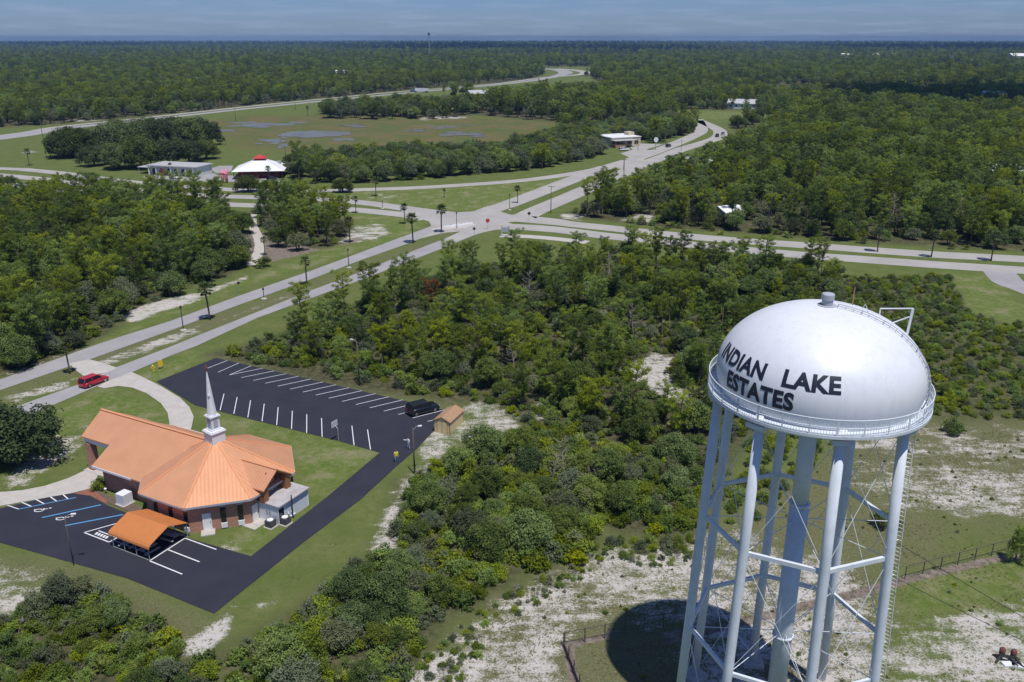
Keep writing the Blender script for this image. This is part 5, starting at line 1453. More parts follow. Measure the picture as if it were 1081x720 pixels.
# houses among the trees
def house(px, rz, s, label, roof='roof_grey', wall='trim_white', hw=3.0):
    p = site(*px); t = thing('house', label, 'house', p, rz)
    lx, ly = s
    b = MB(); b.box((0, 0, hw / 2), (lx, ly, hw)); b.build('wall', M[wall], t)
    b = MB()
    for q in (1, -1):
        P3 = [Vector((-lx / 2 - .6, q * (ly / 2 + .7), hw - .15)), Vector((lx / 2 + .6, q * (ly / 2 + .7), hw - .15)), Vector((lx / 2 + .6, 0, hw + ly * .22)), Vector((-lx / 2 - .6, 0, hw + ly * .22))]
        if q > 0: P3 = P3[::-1]
        b.slab(P3, 0.2, (1, 0, 0))
    for x in (-lx / 2, lx / 2): b.add([(x, -ly / 2, hw), (x, ly / 2, hw), (x, 0, hw + ly * .2)], [(0, 1, 2)])
    b.build('roof', M[roof], t)
    for i in range(max(2, int(lx / 4))):
        b = MB(); b.box((-lx / 2 + (i + .5) * lx / max(2, int(lx / 4)), -ly / 2 - .02, hw * .52), (1.4, .1, 1.2)); b.build('window', M['glass_dark'], t)
house((784, 114), R(-20), (22, 13), 'grey-roofed house with white walls across the far green field', 'roof_grey', 'trim_white', 4.0)
house((772, 102.5), R(10), (16, 10), 'half-hidden pale house in the trees behind the grey-roofed house', 'white_roof', 'pale_wall', 4)
house((767, 232), R(30), (7, 6), 'small white hut with a pale roof in the clearing by the cross road', 'white_roof', 'trim_white', 3.2)
house((1068, 188), R(-4), (16, 9), 'long white house at the picture edge in the pine wood', 'white_roof', 'trim_white', 3.4)
house((1036, 189), R(12), (7, 4), 'small white trailer left of the long white house in the pines', 'white_roof', 'trim_white', 2.8)
house((1046, 112), R(-10), (15, 10), 'white-roofed house lying in the shaded pine wood', 'white_roof', 'trim_white', 9.5)
for i, (x, y, nm) in enumerate(((893, 63.8, 'nearest the tower dome'), (921, 63.8, 'next along the line'), (943.5, 63.2, 'midway along the line'), (1006, 63.2, 'nearer of the close pair'), (1011.5, 62.8, 'other of the close pair'))):
    house((x, y), R(20 * i), (26, 16), 'tiny white house far off in the pines, ' + nm, 'white_roof', 'trim_white', 13.0)
house((1077, 66.5), R(10), (60, 24), 'large pale building far off in the forest at the edge of view', 'white_roof', 'cream', 15.0)
house((362, 84), R(8), (22, 14), 'small white building in the woods north of the highway', 'white_roof', 'trim_white', 9.0)
house((510, 104), R(30), (30, 12), 'dark-roofed building beside the highway in front of the tall pines', 'roof_grey', 'stone', 5.0)
p = site(237.5, 193); t = thing('inflatable_figure', 'pink upright inflatable on the grass in front of the restaurant', 'inflatable', p, 0)
M['pink'] = mat('pink_nylon', (0.75, 0.22, 0.32), 0.6)
for x, h_ in ((-0.8, 5.0), (0.8, 5.4)):
    b = MB(); b.smooth = True; b.tube([(x, 0, 0), (x * 0.8, 0, h_ * .5), (x * 1.1, 0, h_)], [0.5, 0.6, 0.25], 10); b.build('leg', M['pink'], t)
b = MB(); b.smooth = True; b.tube([(-1.2, 0, 3.2), (0, 0, 3.8), (1.2, 0, 3.0)], 0.6, 10); b.build('body', M['pink'], t)
# radio tower on the horizon
p = site(453.5, 63); t = thing('radio_tower', 'slim radio tower with a bulky dark top on the horizon', 'radio tower', p, 0)
h = height_of(p, 33.5)
b = MB()
for k in range(3):
    a = 2 * PI * k / 3; b.bar((2.0 * math.cos(a), 2.0 * math.sin(a), 0), (0.9 * math.cos(a), 0.9 * math.sin(a), h), 0.6)
for i in range(14):
    z0, z1 = h * i / 14, h * (i + 1) / 14
    for k in range(3):
        a, c = 2 * PI * k / 3, 2 * PI * (k + 1) / 3
        r0_, r1_ = 2.0 - 1.1 * i / 14, 2.0 - 1.1 * (i + 1) / 14
        b.bar((r0_ * math.cos(a), r0_ * math.sin(a), z0), (r1_ * math.cos(c), r1_ * math.sin(c), z1), 0.4)
b.build('mast', M['grey_metal'], t)
b = MB(); b.lathe([(2.2, h * .88), (2.6, h * .89), (2.6, h * .95), (1.2, h * .97)], (0, 0, 0), 12); b.build('antenna_platform', M['dark_metal'], t)
# ------------------------------------------------------------------ plants: one of each kind, then copies
RNG = np.random.default_rng(11)
def leaf_mesh(name, C, Nrm, U, ln, wd, tone, m, bend=0.0):
    """Many rhombic leaves: centres C, normals, long axes U, half length ln, half width wd, tone per leaf."""
    C = np.asarray(C); n = len(C)
    Nrm = Nrm / np.linalg.norm(Nrm, axis=1, keepdims=True)
    U = U - Nrm * (U * Nrm).sum(1, keepdims=True)
    U = U / (np.linalg.norm(U, axis=1, keepdims=True) + 1e-9)
    V = np.cross(Nrm, U)
    ln = np.broadcast_to(ln, (n,))[:, None]; wd = np.broadcast_to(wd, (n,))[:, None]
    vs = np.stack([C - U * ln, C - V * wd + U * ln * .1, C + U * ln - Nrm * ln * bend, C + V * wd + U * ln * .1], 1).reshape(-1, 3)
    me = bpy.data.meshes.new(name)
    me.vertices.add(4 * n); me.vertices.foreach_set('co', vs.ravel().astype(np.float32))
    me.loops.add(4 * n); me.loops.foreach_set('vertex_index', np.arange(4 * n))
    me.polygons.add(n); me.polygons.foreach_set('loop_start', np.arange(n) * 4)
    me.update()
    at = me.attributes.new('tone', 'FLOAT', 'FACE'); at.data.foreach_set('value', np.clip(tone, 0, 1).astype(np.float32))
    me.materials.append(m)
    return me
def rand_unit(n, rng):
    v = rng.normal(size=(n, 3)); return v / np.linalg.norm(v, axis=1, keepdims=True)
def clumps(cl, rng, per_area, ln, wd, up=0.5, shell=0.55, tone0=0.45, tvar=0.35):
    """cl: list of (centre, radii(3), tone shift). Leaves fill the outer part of each clump."""
    C, Nn, U, T_ = [], [], [], []
    for c, r, ts in cl:
        n = max(8, int(per_area * (r[0] * r[1] + r[1] * r[2] + r[0] * r[2]) / 3 * 4 * PI))
        d = rand_unit(n, rng)
        rad = shell + (1 - shell) * rng.random(n) ** 0.6
        rad = rad * np.where(rng.random(n) < .22, rng.uniform(1.0, 1.55, n), 1.0)
        q = d * rad[:, None] * np.array(r)
        C.append(q + np.array(c))
        nn = d * 0.55 + rand_unit(n, rng) * 0.75 + np.array([0, 0, up])
        Nn.append(nn); U.append(rand_unit(n, rng) + d * 0.4)
        T_.append(tone0 + ts + rng.normal(0, tvar * 0.4, n))
    return np.concatenate(C), np.concatenate(Nn), np.concatenate(U), ln * (0.7 + 0.6 * rng.random(sum(map(len, C)))), wd * (0.7 + 0.6 * rng.random(sum(map(len, C)))), np.concatenate(T_)
class Proto:
    """trunk mesh + crown mesh (either may be None), nominal height and crown radius."""
    def __init__(s, trunk, crown, h, r): s.trunk, s.crown, s.h, s.r = trunk, crown, h, r
def mb_mesh(b, name, m):
    o = b.build(name, m); me = o.data; bpy.data.objects.remove(o); return me
def make_pine(seed, H=10.0, base=0.35, spread=2.5, dens=1.0, young=False):
    rng = np.random.default_rng(seed); rr = random.Random(seed)
    b = MB(); b.smooth = True
    lean = np.array([rr.uniform(-.5, .5), rr.uniform(-.5, .5)])
    wob = [rr.uniform(0, 6) for _ in range(4)]
    def ax(t): return Vector((lean[0] * t + .12 * math.sin(3 * t + wob[0]), lean[1] * t + .12 * math.sin(4 * t + wob[1]), H * t))
    b.tube([ax(t) for t in np.linspace(0, 1, 9)], [0.16 * (1 - .8 * t) + .015 for t in np.linspace(0, 1, 9)], 7)
    cl = []
    nb = int((24 if not young else 28) * dens)
    for i in range(nb):
        t = base + (0.98 - base) * (i + .5) / nb
        f = (t - base) / (1 - base)
        L = spread * (math.sin(PI * min(1, .25 + .75 * (1 - f))) ** 0.8 * (0.55 + 0.55 * rr.random()) if not young else (1 - .78 * f) * (0.8 + .35 * rr.random()))
        az = i * 2.4 + rr.uniform(-.6, .6)
        p0 = ax(t); tip = p0 + Vector((math.cos(az) * L, math.sin(az) * L, L * (0.20 + .35 * f)))
        mid = p0.lerp(tip, .55) + Vector((0, 0, -.08 * L))
        b.tube([p0, mid, tip], [0.045, 0.03, 0.012], 4, caps=False)
        ts = rr.uniform(-.22, .22)
        k = 3 if L > 1.6 else 2
        for j in range(k):
            q = p0.lerp(tip, 1.0 - .30 * j) + Vector((rr.uniform(-.3, .3), rr.uniform(-.3, .3), rr.uniform(-.05, .2)))
            s = (0.62 - .08 * j) * rr.uniform(.8, 1.25)
            cl.append(((q.x, q.y, q.z), (s, s, s * .62), ts + rr.uniform(-.1, .1)))
    tp = ax(1.0); cl.append(((tp.x, tp.y, tp.z - .1), (.55, .55, .6), .12))
    A = clumps(cl, rng, 19, 0.22, 0.05, 0.35, 0.2)
    return Proto(mb_mesh(b, 'pine_trunk', M['bark']), leaf_mesh('pine_crown', *A, M['pine_leaf']), H, spread)
def make_oak(seed, H=5.0, Rr=2.6, live=False, m='oak_leaf', ncl=62, per=32.0, ln=0.112, wd=0.068):
    rng = np.random.default_rng(seed); rr = random.Random(seed)
    b = MB(); b.smooth = True
    cl = []
    stems = 3 if not live else 1
    tops = []
    for s in range(stems):
        a = s * 2.1 + rr.random()
        p0 = Vector((.25 * math.cos(a), .25 * math.sin(a), 0)) if stems > 1 else Vector((0, 0, 0))
        tops.append((p0, Vector((Rr * .25 * math.cos(a), Rr * .25 * math.sin(a), H * .45)) if stems > 1 else Vector((rr.uniform(-.3, .3), rr.uniform(-.3, .3), H * .35))))
        b.tube([p0, p0.lerp(tops[-1][1], .5) + Vector((rr.uniform(-.15, .15), rr.uniform(-.15, .15), 0)), tops[-1][1]], [H * .035, H * .026, H * .018] if not live else [H * .06, H * .045, H * .035], 7)
    for i in range(ncl):
        u = (i + .5) / ncl
        ph = math.acos(1 - (1.42 if live else 1.2) * u)                        # mostly the upper dome, a little below the widest line
        az = i * 2.39996 + rr.uniform(-.3, .3)
        k = 0.60 + .52 * rr.random()
        lob = 1 + .16 * math.sin(2 * az + seed) + .12 * math.sin(3 * az + 2 * seed)
        c = Vector((Rr * .80 * k * lob * math.sin(ph) * math.cos(az), Rr * .80 * k * lob * math.sin(ph) * math.sin(az), H * (.42 if live else .46) + H * .44 * k * math.cos(ph)))
        s = Rr * rr.uniform(.12, .32)
        cl.append((tuple(c), (s, s, s * .78), rr.uniform(-.32, .32)))
        if i % 3 == 0:
            t0 = tops[i % stems][1]
            b.tube([t0, t0.lerp(c, .55) + Vector((0, 0, .1)), c], [H * .016, H * .010, H * .004], 5, caps=False)
    for i in range(5):
        az = i * 1.3; cl.append(((Rr * .3 * math.cos(az), Rr * .3 * math.sin(az), H * .5), (Rr * .34, Rr * .34, H * .2), -.2))
    A = clumps(cl, rng, per, ln, wd, 0.5, 0.45)
    return Proto(mb_mesh(b, 'oak_trunk', M['bark']), leaf_mesh('oak_crown', *A, M[m]), H, Rr)
def make_bush(seed, m='bush_leaf', H=1.7, Rr=1.25, per=40, ln=.088, wd=.05, ncl=18, shell=.2):
    rng = np.random.default_rng(seed); rr = random.Random(seed)
    cl = []
    for i in range(ncl):
        az = i * 2.4 + rr.random(); q = math.sqrt((i + .3) / ncl)
        h = H * (1 - .5 * q * q) * rr.uniform(.45, 1.1)
        s = Rr * rr.uniform(.18, .42)
        cl.append(((Rr * .72 * q * math.cos(az), Rr * .72 * q * math.sin(az), max(h - s * .6, .18)), (s, s, min(s * .85, h * .62)), rr.uniform(-.25, .25)))
    A = clumps(cl, rng, per, ln, wd, .55, shell)
    return Proto(None, leaf_mesh('bush', *A, M[m]), H, Rr)
def make_fan_palm(seed, H=5.5, nf=26, Lf=1.25, m='palm_leaf', trunk=True, dead=8):
    rng = np.random.default_rng(seed); rr = random.Random(seed)
    b = MB(); b.smooth = True
    bx, by = rr.uniform(-.35, .35), rr.uniform(-.35, .35)
    if trunk:
        b.tube([(bx * t * t, by * t * t, H * t) for t in np.linspace(0, 1, 7)], [.17, .15, .14, .14, .14, .15, .13], 9)
    C, Nn, U, ln, wd, T_ = [], [], [], [], [], []
    for i in range(nf + (dead if trunk else 0)):
        dd = i >= nf
        az = i * 2.39996 + rr.uniform(-.2, .2)
        el = (R(80) - (i / nf) ** 0.9 * R(118 if trunk else 62)) if not dd else R(-62 - 20 * rr.random())
        d = Vector((math.cos(az) * math.cos(el), math.sin(az) * math.cos(el), math.sin(el)))
        o = Vector((bx, by, H)) if trunk else Vector((rr.uniform(-.35, .35), rr.uniform(-.35, .35), .1))
        Lp = Lf * rr.uniform(.75, 1.1) * (.7 if dd else 1)
        hub = o + d * Lp * .62
        s = d.cross(Vector((0, 0, 1)))
        if s.length < .05: s = Vector((1, 0, 0))
        s.normalize(); nn = s.cross(d).normalized()
        b.tube([o, hub], [.03, .015], 4, caps=False) if trunk and not dd else None
        for j in range(9):
            a = R(-78 + 156 * j / 8)
            q = (d * math.cos(a) + s * math.sin(a)); q = (q - Vector((0, 0, .28 * (1 if not dd else .3)))).normalized()
            l = Lp * .36 * (1 - .25 * abs(a))
            c = hub + q * l
            C.append(c); U.append(q); Nn.append(nn + Vector((rr.uniform(-.25, .25), rr.uniform(-.25, .25), rr.uniform(-.1, .2)))); ln.append(l); wd.append(Lp * .075)
            T_.append((.5 + rr.uniform(-.25, .25)) if not dd else -1)
    C, Nn, U = np.array([tuple(v) for v in C]), np.array([tuple(v) for v in Nn]), np.array([tuple(v) for v in U])
    T_ = np.array(T_); me = leaf_mesh('palm_crown' if trunk else 'palmetto', C, Nn, U, np.array(ln), np.array(wd), np.where(T_ < 0, .4, T_), M[m], .25)
    me.materials.append(M['palm_dead'])
    me.polygons.foreach_set('material_index', (T_ < 0).astype(np.int32))
    return Proto(mb_mesh(b, 'palm_trunk', M['bark']) if trunk else None, me, H + Lf * .6 if trunk else .9, Lf)

PINES = [make_pine(s, 10.0, b_, sp, d_) for s, b_, sp, d_ in ((1, .30, 2.7, 1.0), (2, .42, 2.5, .9), (3, .25, 2.3, 1.1), (4, .52, 2.8, .85), (5, .35, 3.0, 1.0), (6, .62, 2.4, .7), (7, .2, 2.2, 1.2))]
YPINES = [make_pine(s, 4.0, .06, 1.5, .8, True) for s in (21, 22)]
OAKS = [make_oak(s, 5.0, 2.5 + .25 * (s % 3)) for s in (31, 32, 33, 34)] + [make_oak(s, 4.6, 2.5, m='olive_leaf', per=26) for s in (35, 36)]
LIVE = [make_oak(s, 10.5, 7.0, True, 'live_oak_leaf', 70, 7.5, .26, .16) for s in (41, 42, 43)]
BUSH = [make_bush(s) for s in (51, 52, 53, 54)] + [make_bush(s, 'olive_leaf', 1.5, 1.2, 34) for s in (55, 56)] + [make_bush(57, 'vine_leaf', 1.4, 1.4, 22, .12, .08)]
DEAD = [make_bush(s, 'dead_twig', 1.5, 1.1, 7, .34, .022, 8, .0) for s in (61, 62)]
PALMS = [make_fan_palm(s, 5.2) for s in (71, 72, 73)]
METTO = [make_fan_palm(s, 0, 13, 1.05, 'palmetto_leaf', False) for s in (81, 82, 83)]
SPEC = dict(pine=('pine_tree', PINES), young=('young_pine', YPINES), oak=('oak_tree', OAKS), live=('live_oak', LIVE), bush=('scrub_bush', BUSH), dead=('dead_bush', DEAD), palm=('cabbage_palm', PALMS), metto=('palmetto', METTO))

def plant(kind_, var, x, y, s, rz, label, cat, group=None, sz=None, tilt=0.0):
    name, protos = SPEC[kind_]; P_ = protos[var % len(protos)]
    sc = (s, s, s * (sz or 1.0))
    if P_.trunk is None:
        o = bpy.data.objects.new(name, P_.crown); COL.objects.link(o); tag(o, label, cat, group)
    else:
        o = thing(name, label, cat, (0, 0, 0), 0, group)
        a = bpy.data.objects.new('trunk', P_.trunk); COL.objects.link(a); a.parent = o
        c = bpy.data.objects.new('crown', P_.crown); COL.objects.link(c); c.parent = o
    o.location = (x, y, 0); o.rotation_euler = (tilt * math.cos(rz * 3), tilt * math.sin(rz * 3), rz); o.scale = sc
    return o

def make_snag(seed, H=7.0):
    rr = random.Random(seed); b = MB(); b.smooth = True
    ax = lambda t: Vector((.5 * math.sin(2 * t + seed), .4 * math.sin(3 * t + seed * 2), H * t))
    b.tube([ax(t) for t in np.linspace(0, 1, 7)], [.16 * (1 - .85 * t) + .012 for t in np.linspace(0, 1, 7)], 7)
    for i in range(16):
        t = .25 + .72 * i / 16; az = i * 2.4 + rr.random(); L = (1.0 - t) * 2.6 + rr.uniform(.5, 1.1)
        p = ax(t); q = p + Vector((math.cos(az) * L, math.sin(az) * L, L * rr.uniform(.2, .7))); m_ = p.lerp(q, .5) + Vector((0, 0, -.1 * L))
        b.tube([p, m_, q], [.05, .035, .012], 5, caps=False)
        for k in range(3):
            u = m_.lerp(q, .3 * k + .1); b.tube([u, u + Vector((rr.uniform(-.7, .7), rr.uniform(-.7, .7), rr.uniform(.1, .7)))], [.02, .007], 4, caps=False)
    return Proto(None, mb_mesh(b, 'dead_tree', M['dead_wood']), H, 2.0)
M['dead_wood'] = mat('bleached_dead_wood', (0.34, 0.30, 0.27), 0.95, noise=0.3, nscale=3)
SPEC['snag'] = ('dead_tree', [make_snag(s) for s in (91, 92, 93)])
# ---- where plants grow ------------------------------------------------------------------------------------
lot_w = W(lot_px)
KEEP = [lot_w, W(drive_px), W([(205, 640), (440, 495), (478, 425), (222, 372), (165, 400), (0, 470), (-80, 480), (-80, 590), (40, 590), (140, 618)])]
for pth in (W([(0, 398), (0, 440), (112, 406), (280, 338), (380, 298), (470, 264), (520, 243), (600, 250), (600, 228), (500, 220), (420, 218), (452, 238), (328, 283), (180, 336), (60, 376)]),): KEEP.append(pth)
CLEAR = GAPS + [p for p, s, w in SAND if s > 0.6] + [W([(264, 284), (272, 262), (268, 240), (276, 240), (281, 262), (272, 284)])] + \
        [W([(-40, 480), (60, 450), (95, 445), (92, 500), (0, 530)])]
def grid(poly, step, rng, jit=.45):
    lo, hi = poly.min(0), poly.max(0)
    xs, ys = np.arange(lo[0], hi[0], step), np.arange(lo[1], hi[1], step)
    X, Y = np.meshgrid(xs, ys); X = X.ravel(); Y = Y.ravel()
    X = X + rng.uniform(-jit, jit, X.shape) * step; Y = Y + rng.uniform(-jit, jit, Y.shape) * step
    k = inside(poly, X, Y); return X[k], Y[k]
def vnoise(X, Y, sc, seed):
    """Smooth value noise, 0..1, for patchy mixes."""
    r = np.random.default_rng(seed); G = r.random((64, 64))
    x, y = X / sc, Y / sc
    i, j = np.floor(x).astype(int), np.floor(y).astype(int); u, v = x - i, y - j
    u = u * u * (3 - 2 * u); v = v * v * (3 - 2 * v)
    g = lambda a, b: G[a % 64, b % 64]
    return (g(i, j) * (1 - u) + g(i + 1, j) * u) * (1 - v) + (g(i, j + 1) * (1 - u) + g(i + 1, j + 1) * u) * v
ALL = []     # kind, variant, x, y, scale, rz, zone
def sow(kind_, zone, poly, step, smin, smax, prob=1.0, nz=None, edge=0.0, variants=None, seed=0, clear=True, road_w=None):
    rng = np.random.default_rng(seed + 100)
    X, Y = grid(poly, step, rng)
    k = rng.random(len(X)) < prob
    if nz: 
        v = vnoise(X, Y, nz[0], nz[1]); k &= (v > nz[2]) & (v <= (nz[3] if len(nz) > 3 else 2))
    if edge: k &= seg_dist(poly, X, Y) > edge
    for q in KEEP: k &= ~inside(q, X, Y)
    if clear:
        for q in CLEAR: k &= ~inside(q, X, Y)
    d = np.hypot(X - TX, Y - TY); k &= (d > 11) | (zone == 'field')
    nv = len(SPEC[kind_][1])
    for x, y in zip(X[k], Y[k]):
        v = int(rng.integers(nv)) if variants is None else int(rng.choice(variants))
        ALL.append((kind_, v, float(x), float(y), float(smin + (smax - smin) * rng.random() ** 1.2), float(rng.uniform(0, 2 * PI)), zone))
# the wood west of the boulevard: pines inside, grey-green oak scrub on the sunny edge
sow('pine', 'west', WOOD['west'], 5.0, .72, 1.15, .8, edge=3, seed=1)
sow('pine', 'west', W([(-60, 221), (215, 223), (220, 231), (-60, 231)]), 4.6, .9, 1.1, .9, seed=60)
sow('oak', 'west', WOOD['west'], 4.8, .7, 1.3, .72, seed=2)
sow('bush', 'west', WOOD['west'], 2.7, .8, 1.5, .7, seed=3)
sow('palm', 'west', WOOD['west'], 18, .7, 1.0, .35, edge=1, seed=4)
sow('pine', 'clump', WOOD['clump'], 5.0, .75, 1.0, .9, seed=5)
sow('oak', 'clump', WOOD['clump'], 6.0, .8, 1.1, .5, seed=6)
sow('bush', 'clump', WOOD['clump'], 4.0, .7, 1.2, .5, seed=7)
# the wood between the church lot, the crossroads and the tower
sow('pine', 'middle', PINELAND, 5.6, .5, .95, .74, nz=(24, 3, .34), edge=2, seed=8)
sow('oak', 'middle', LOWMIX, 3.5, .42, .95, .82, edge=2.6, seed=40)
sow('bush', 'middle', LOWMIX, 1.5, .6, 1.25, .85, edge=.9, seed=41)
sow('young', 'middle', LOWMIX, 13, .6, 1.1, .5, edge=4, seed=42)
sow('young', 'middle', PINELAND, 9.0, .7, 1.3, .4, seed=9, edge=2)
sow('oak', 'middle', PINELAND, 5.0, .45, 1.05, .72, nz=(20, 4, .36), edge=2.0, seed=10)
sow('bush', 'middle', WOOD['middle'], 2.2, .6, 1.4, .85, edge=1.1, seed=11)
sow('metto', 'middle', WOOD['middle'], 2.9, .7, 1.3, .6, nz=(16, 5, .44), edge=1.2, seed=12)
sow('dead', 'middle', WOOD['middle'], 9.0, .9, 1.7, .35, seed=13)
sow('palm', 'middle', WOOD['middle'], 26, .6, .9, .4, edge=4, seed=14)
# thicket below the church
sow('oak', 'thicket', WOOD['thicket'], 4.6, .32, .58, .7, edge=1.4, seed=15)
sow('bush', 'thicket', WOOD['thicket'], 1.25, .55, 1.15, .85, edge=.3, seed=16)
sow('dead', 'thicket', WOOD['thicket'], 6.0, .9, 1.5, .35, seed=17)
sow('metto', 'thicket', WOOD['thicket'], 4.0, .7, 1.1, .35, seed=18)
sow('bush', 'middle', W([(735, 570), (768, 500), (802, 455), (905, 446), (872, 474), (842, 518), (800, 548), (762, 566)]), 1.9, .5, 1.1, .8, seed=70)
sow('bush', 'middle', W([(600, 597), (640, 560), (690, 571), (738, 566), (742, 580), (690, 587), (640, 577), (606, 606)]), 1.5, .5, 1.0, .9, seed=71)
sow('bush', 'fringe', FRINGE, .95, .2, .5, .8, seed=50)
sow('dead', 'fringe', FRINGE, 1.5, .3, .7, .6, seed=51)
sow('bush', 'field', TOWERFIELD, 1.5, .10, .26, .32, nz=(5, 41, .5), seed=52, clear=False)
sow('bush', 'middle', PINELAND, 2.0, .35, .8, .5, seed=53)
# low scrub behind the tank
sow('bush', 'scrub', SCRUB, 1.9, .5, 1.05, .95, seed=19)
sow('oak', 'scrub', SCRUB, 10, .3, .5, .4, seed=20)
sow('metto', 'scrub', SCRUB, 5, .8, 1.2, .4, seed=21)
# the pine wood beyond the cross road
sow('pine', 'east', EAST, 6.8, .85, 1.3, .86, edge=2, seed=22)
sow('oak', 'east', EAST, 6.2, .8, 1.3, .68, edge=0, seed=23)
sow('bush', 'east', EAST, 4.6, 1.0, 1.8, .6, seed=24)
sow('metto', 'east', W([(700, 243), (900, 258), (1081, 267), (1081, 255), (900, 246), (700, 235)]), 5, 1.0, 1.6, .5, seed=25)
sow('palm', 'east', W([(650, 236), (860, 254), (1081, 267), (1081, 258), (860, 246), (650, 228)]), 16, .8, 1.1, .4, seed=26)
# belts round the marsh
BELT = W([(308, 181), (322, 173), (360, 167), (430, 163), (520, 162), (562, 153), (612, 141), (648, 134), (700, 128), (728, 128), (733, 140), (700, 149), (662, 146), (632, 152), (640, 163), (617, 169), (591, 174.5), (552, 180), (530, 182.5), (456, 189), (402, 192.5), (355, 194), (320, 189)])
sow('pine', 'belt', BELT, 15, .6, .85, .4, seed=27, edge=6); sow('oak', 'belt', BELT, 5.2, .95, 1.75, .92, seed=28); sow('bush', 'belt', BELT, 6, 1.1, 1.9, .6, seed=29)
REAR = W([(335, 119.5), (345, 125.5), (400, 126), (440, 125), (446, 121), (500, 120), (508, 117), (460, 113.5), (400, 114.5), (345, 116)])
sow('oak', 'rear', REAR, 9.0, 1.5, 2.5, .9, seed=30)
HILL = W([(500, 121), (560, 126.5), (612, 130.5), (648, 133), (700, 121.5), (700, 112), (640, 108), (590, 107), (520, 113), (505, 117)])
sow('pine', 'hill', HILL, 11, 1.3, 1.8, .9, seed=31); sow('oak', 'hill', HILL, 11, 1.2, 2.2, .7, seed=32)
# odd plants seen on their own
def one(kind_, px, s, zone, var=0, rz=0.0):
    p = site(*px); ALL.append((kind_, var, p.x, p.y, s, rz, zone))

# ---- which stand as objects of their own: those that show largest ---------------------------------------
def shows(kind_, x, y, s):
    px_, py_ = pix(x, y, SPEC[kind_][1][0].h * s * .6)
    if not (-30 < px_ < 1111 and -40 < py_ < 800) or y < 5: return 0.0
    return SPEC[kind_][1][0].r * s / math.hypot(x, y, CAM_H)
ZONE = dict(fringe='on the sandy fringe below the wood', field='on the bare sand around the tower', west='in the wood between boulevard and cross road', clump='in the small clump beside the sandy track', middle='in the wood between church lot, crossroads and water tower', thicket='in the thicket below the lower church lot',
            scrub='in the low scrub field behind the tank', east='in the pine wood beyond the cross road', belt='in the tree belt between marsh and service road', rear='in the row behind the marsh pond', hill='in the wood between marsh and highway')
KIND = dict(pine=('green open-crowned pine', 'pine'), young=('small bushy young pine', 'pine'), oak=('rounded grey-green scrub oak', 'oak'), bush=('low leafy scrub bush', 'bush'), dead=('grey leafless dead bush', 'bush'), palm=('cabbage palm with round head', 'palm'), metto=('yellow-green saw palmetto clump', 'palmetto'))
LIMIT = dict(pine=230, young=60, oak=285, bush=240, dead=50, palm=60, metto=150)
rest = {}
for kd in LIMIT:
    lst = [p for p in ALL if p[0] == kd]
    lst.sort(key=lambda p: -shows(kd, p[2], p[3], p[4]))
    lst_in = [p for p in lst if shows(kd, p[2], p[3], p[4]) > 0]
    for p in lst_in[:LIMIT[kd]]:
        what, cat = KIND[kd]
        plant(kd, p[1], p[2], p[3], p[4], p[5], what + ' ' + ZONE[p[6]], cat, what + 's ' + ZONE[p[6]], tilt=.05)
    rest[kd] = lst_in[LIMIT[kd]:] + [p for p in lst if shows(kd, p[2], p[3], p[4]) == 0 and -60 < pix(p[2], max(p[3], 6), 3)[0] < 1141]
# bright vine mass over the edge facing the tower
rng = np.random.default_rng(77)
VINE = W([(535, 585), (560, 568), (600, 560), (622, 575), (612, 596), (575, 600), (545, 602)]); VINE2 = W([(578, 532), (600, 518), (622, 520), (618, 536), (590, 540)])
for q, st in ((VINE, 1.7), (VINE2, 1.5)):
    X, Y = grid(q, st, rng)
    for x, y in zip(X, Y): plant('bush', 6, float(x), float(y), float(rng.uniform(.8, 1.35)), float(rng.uniform(0, 6)), 'bright yellow-green vine bush at the wood edge facing the tower', 'bush', 'bright vine bushes at the wood edge')
for i, (x, y, s_, w_) in enumerate(((596, 505, .75, 'middle'), (585, 512, .6, 'middle'), (540, 392, .7, 'middle'), (505, 352, .8, 'middle'), (668, 356, .9, 'middle'), (720, 330, .9, 'middle'), (560, 318, .9, 'middle'), (640, 300, 1.0, 'middle'), (620, 545, .5, 'middle'), (470, 545, .5, 'middle'),
        (95, 290, .9, 'west'), (130, 262, .9, 'west'), (60, 320, .75, 'west'), (170, 285, .8, 'west'), (30, 345, .6, 'west'), (205, 262, .9, 'west'), (810, 235, 1.3, 'east'), (870, 228, 1.3, 'east'), (940, 236, 1.2, 'east'), (740, 215, 1.3, 'east'), (1010, 240, 1.2, 'east'))):
    p = site(x, y); plant('snag', i, p.x, p.y, s_ * 1.05, i * 1.3, 'bare bleached dead tree ' + ZONE[w_], 'dead tree', 'bare dead trees ' + ZONE[w_])
RUST = leaf_material('rusty_dead_needles', (0.16, 0.075, 0.03), (0.30, 0.15, 0.07), .1)
def tinted(P_, m):
    c = P_.crown.copy(); c.materials.clear(); c.materials.append(m); return Proto(P_.trunk, c, P_.h, P_.r)
SPEC['rusty'] = ('pine_tree', [tinted(PINES[1], RUST)])
p = site(456, 335); plant('rusty', 0, p.x, p.y, .72, 1.0, 'rusty brown dead pine standing among green trees', 'pine')
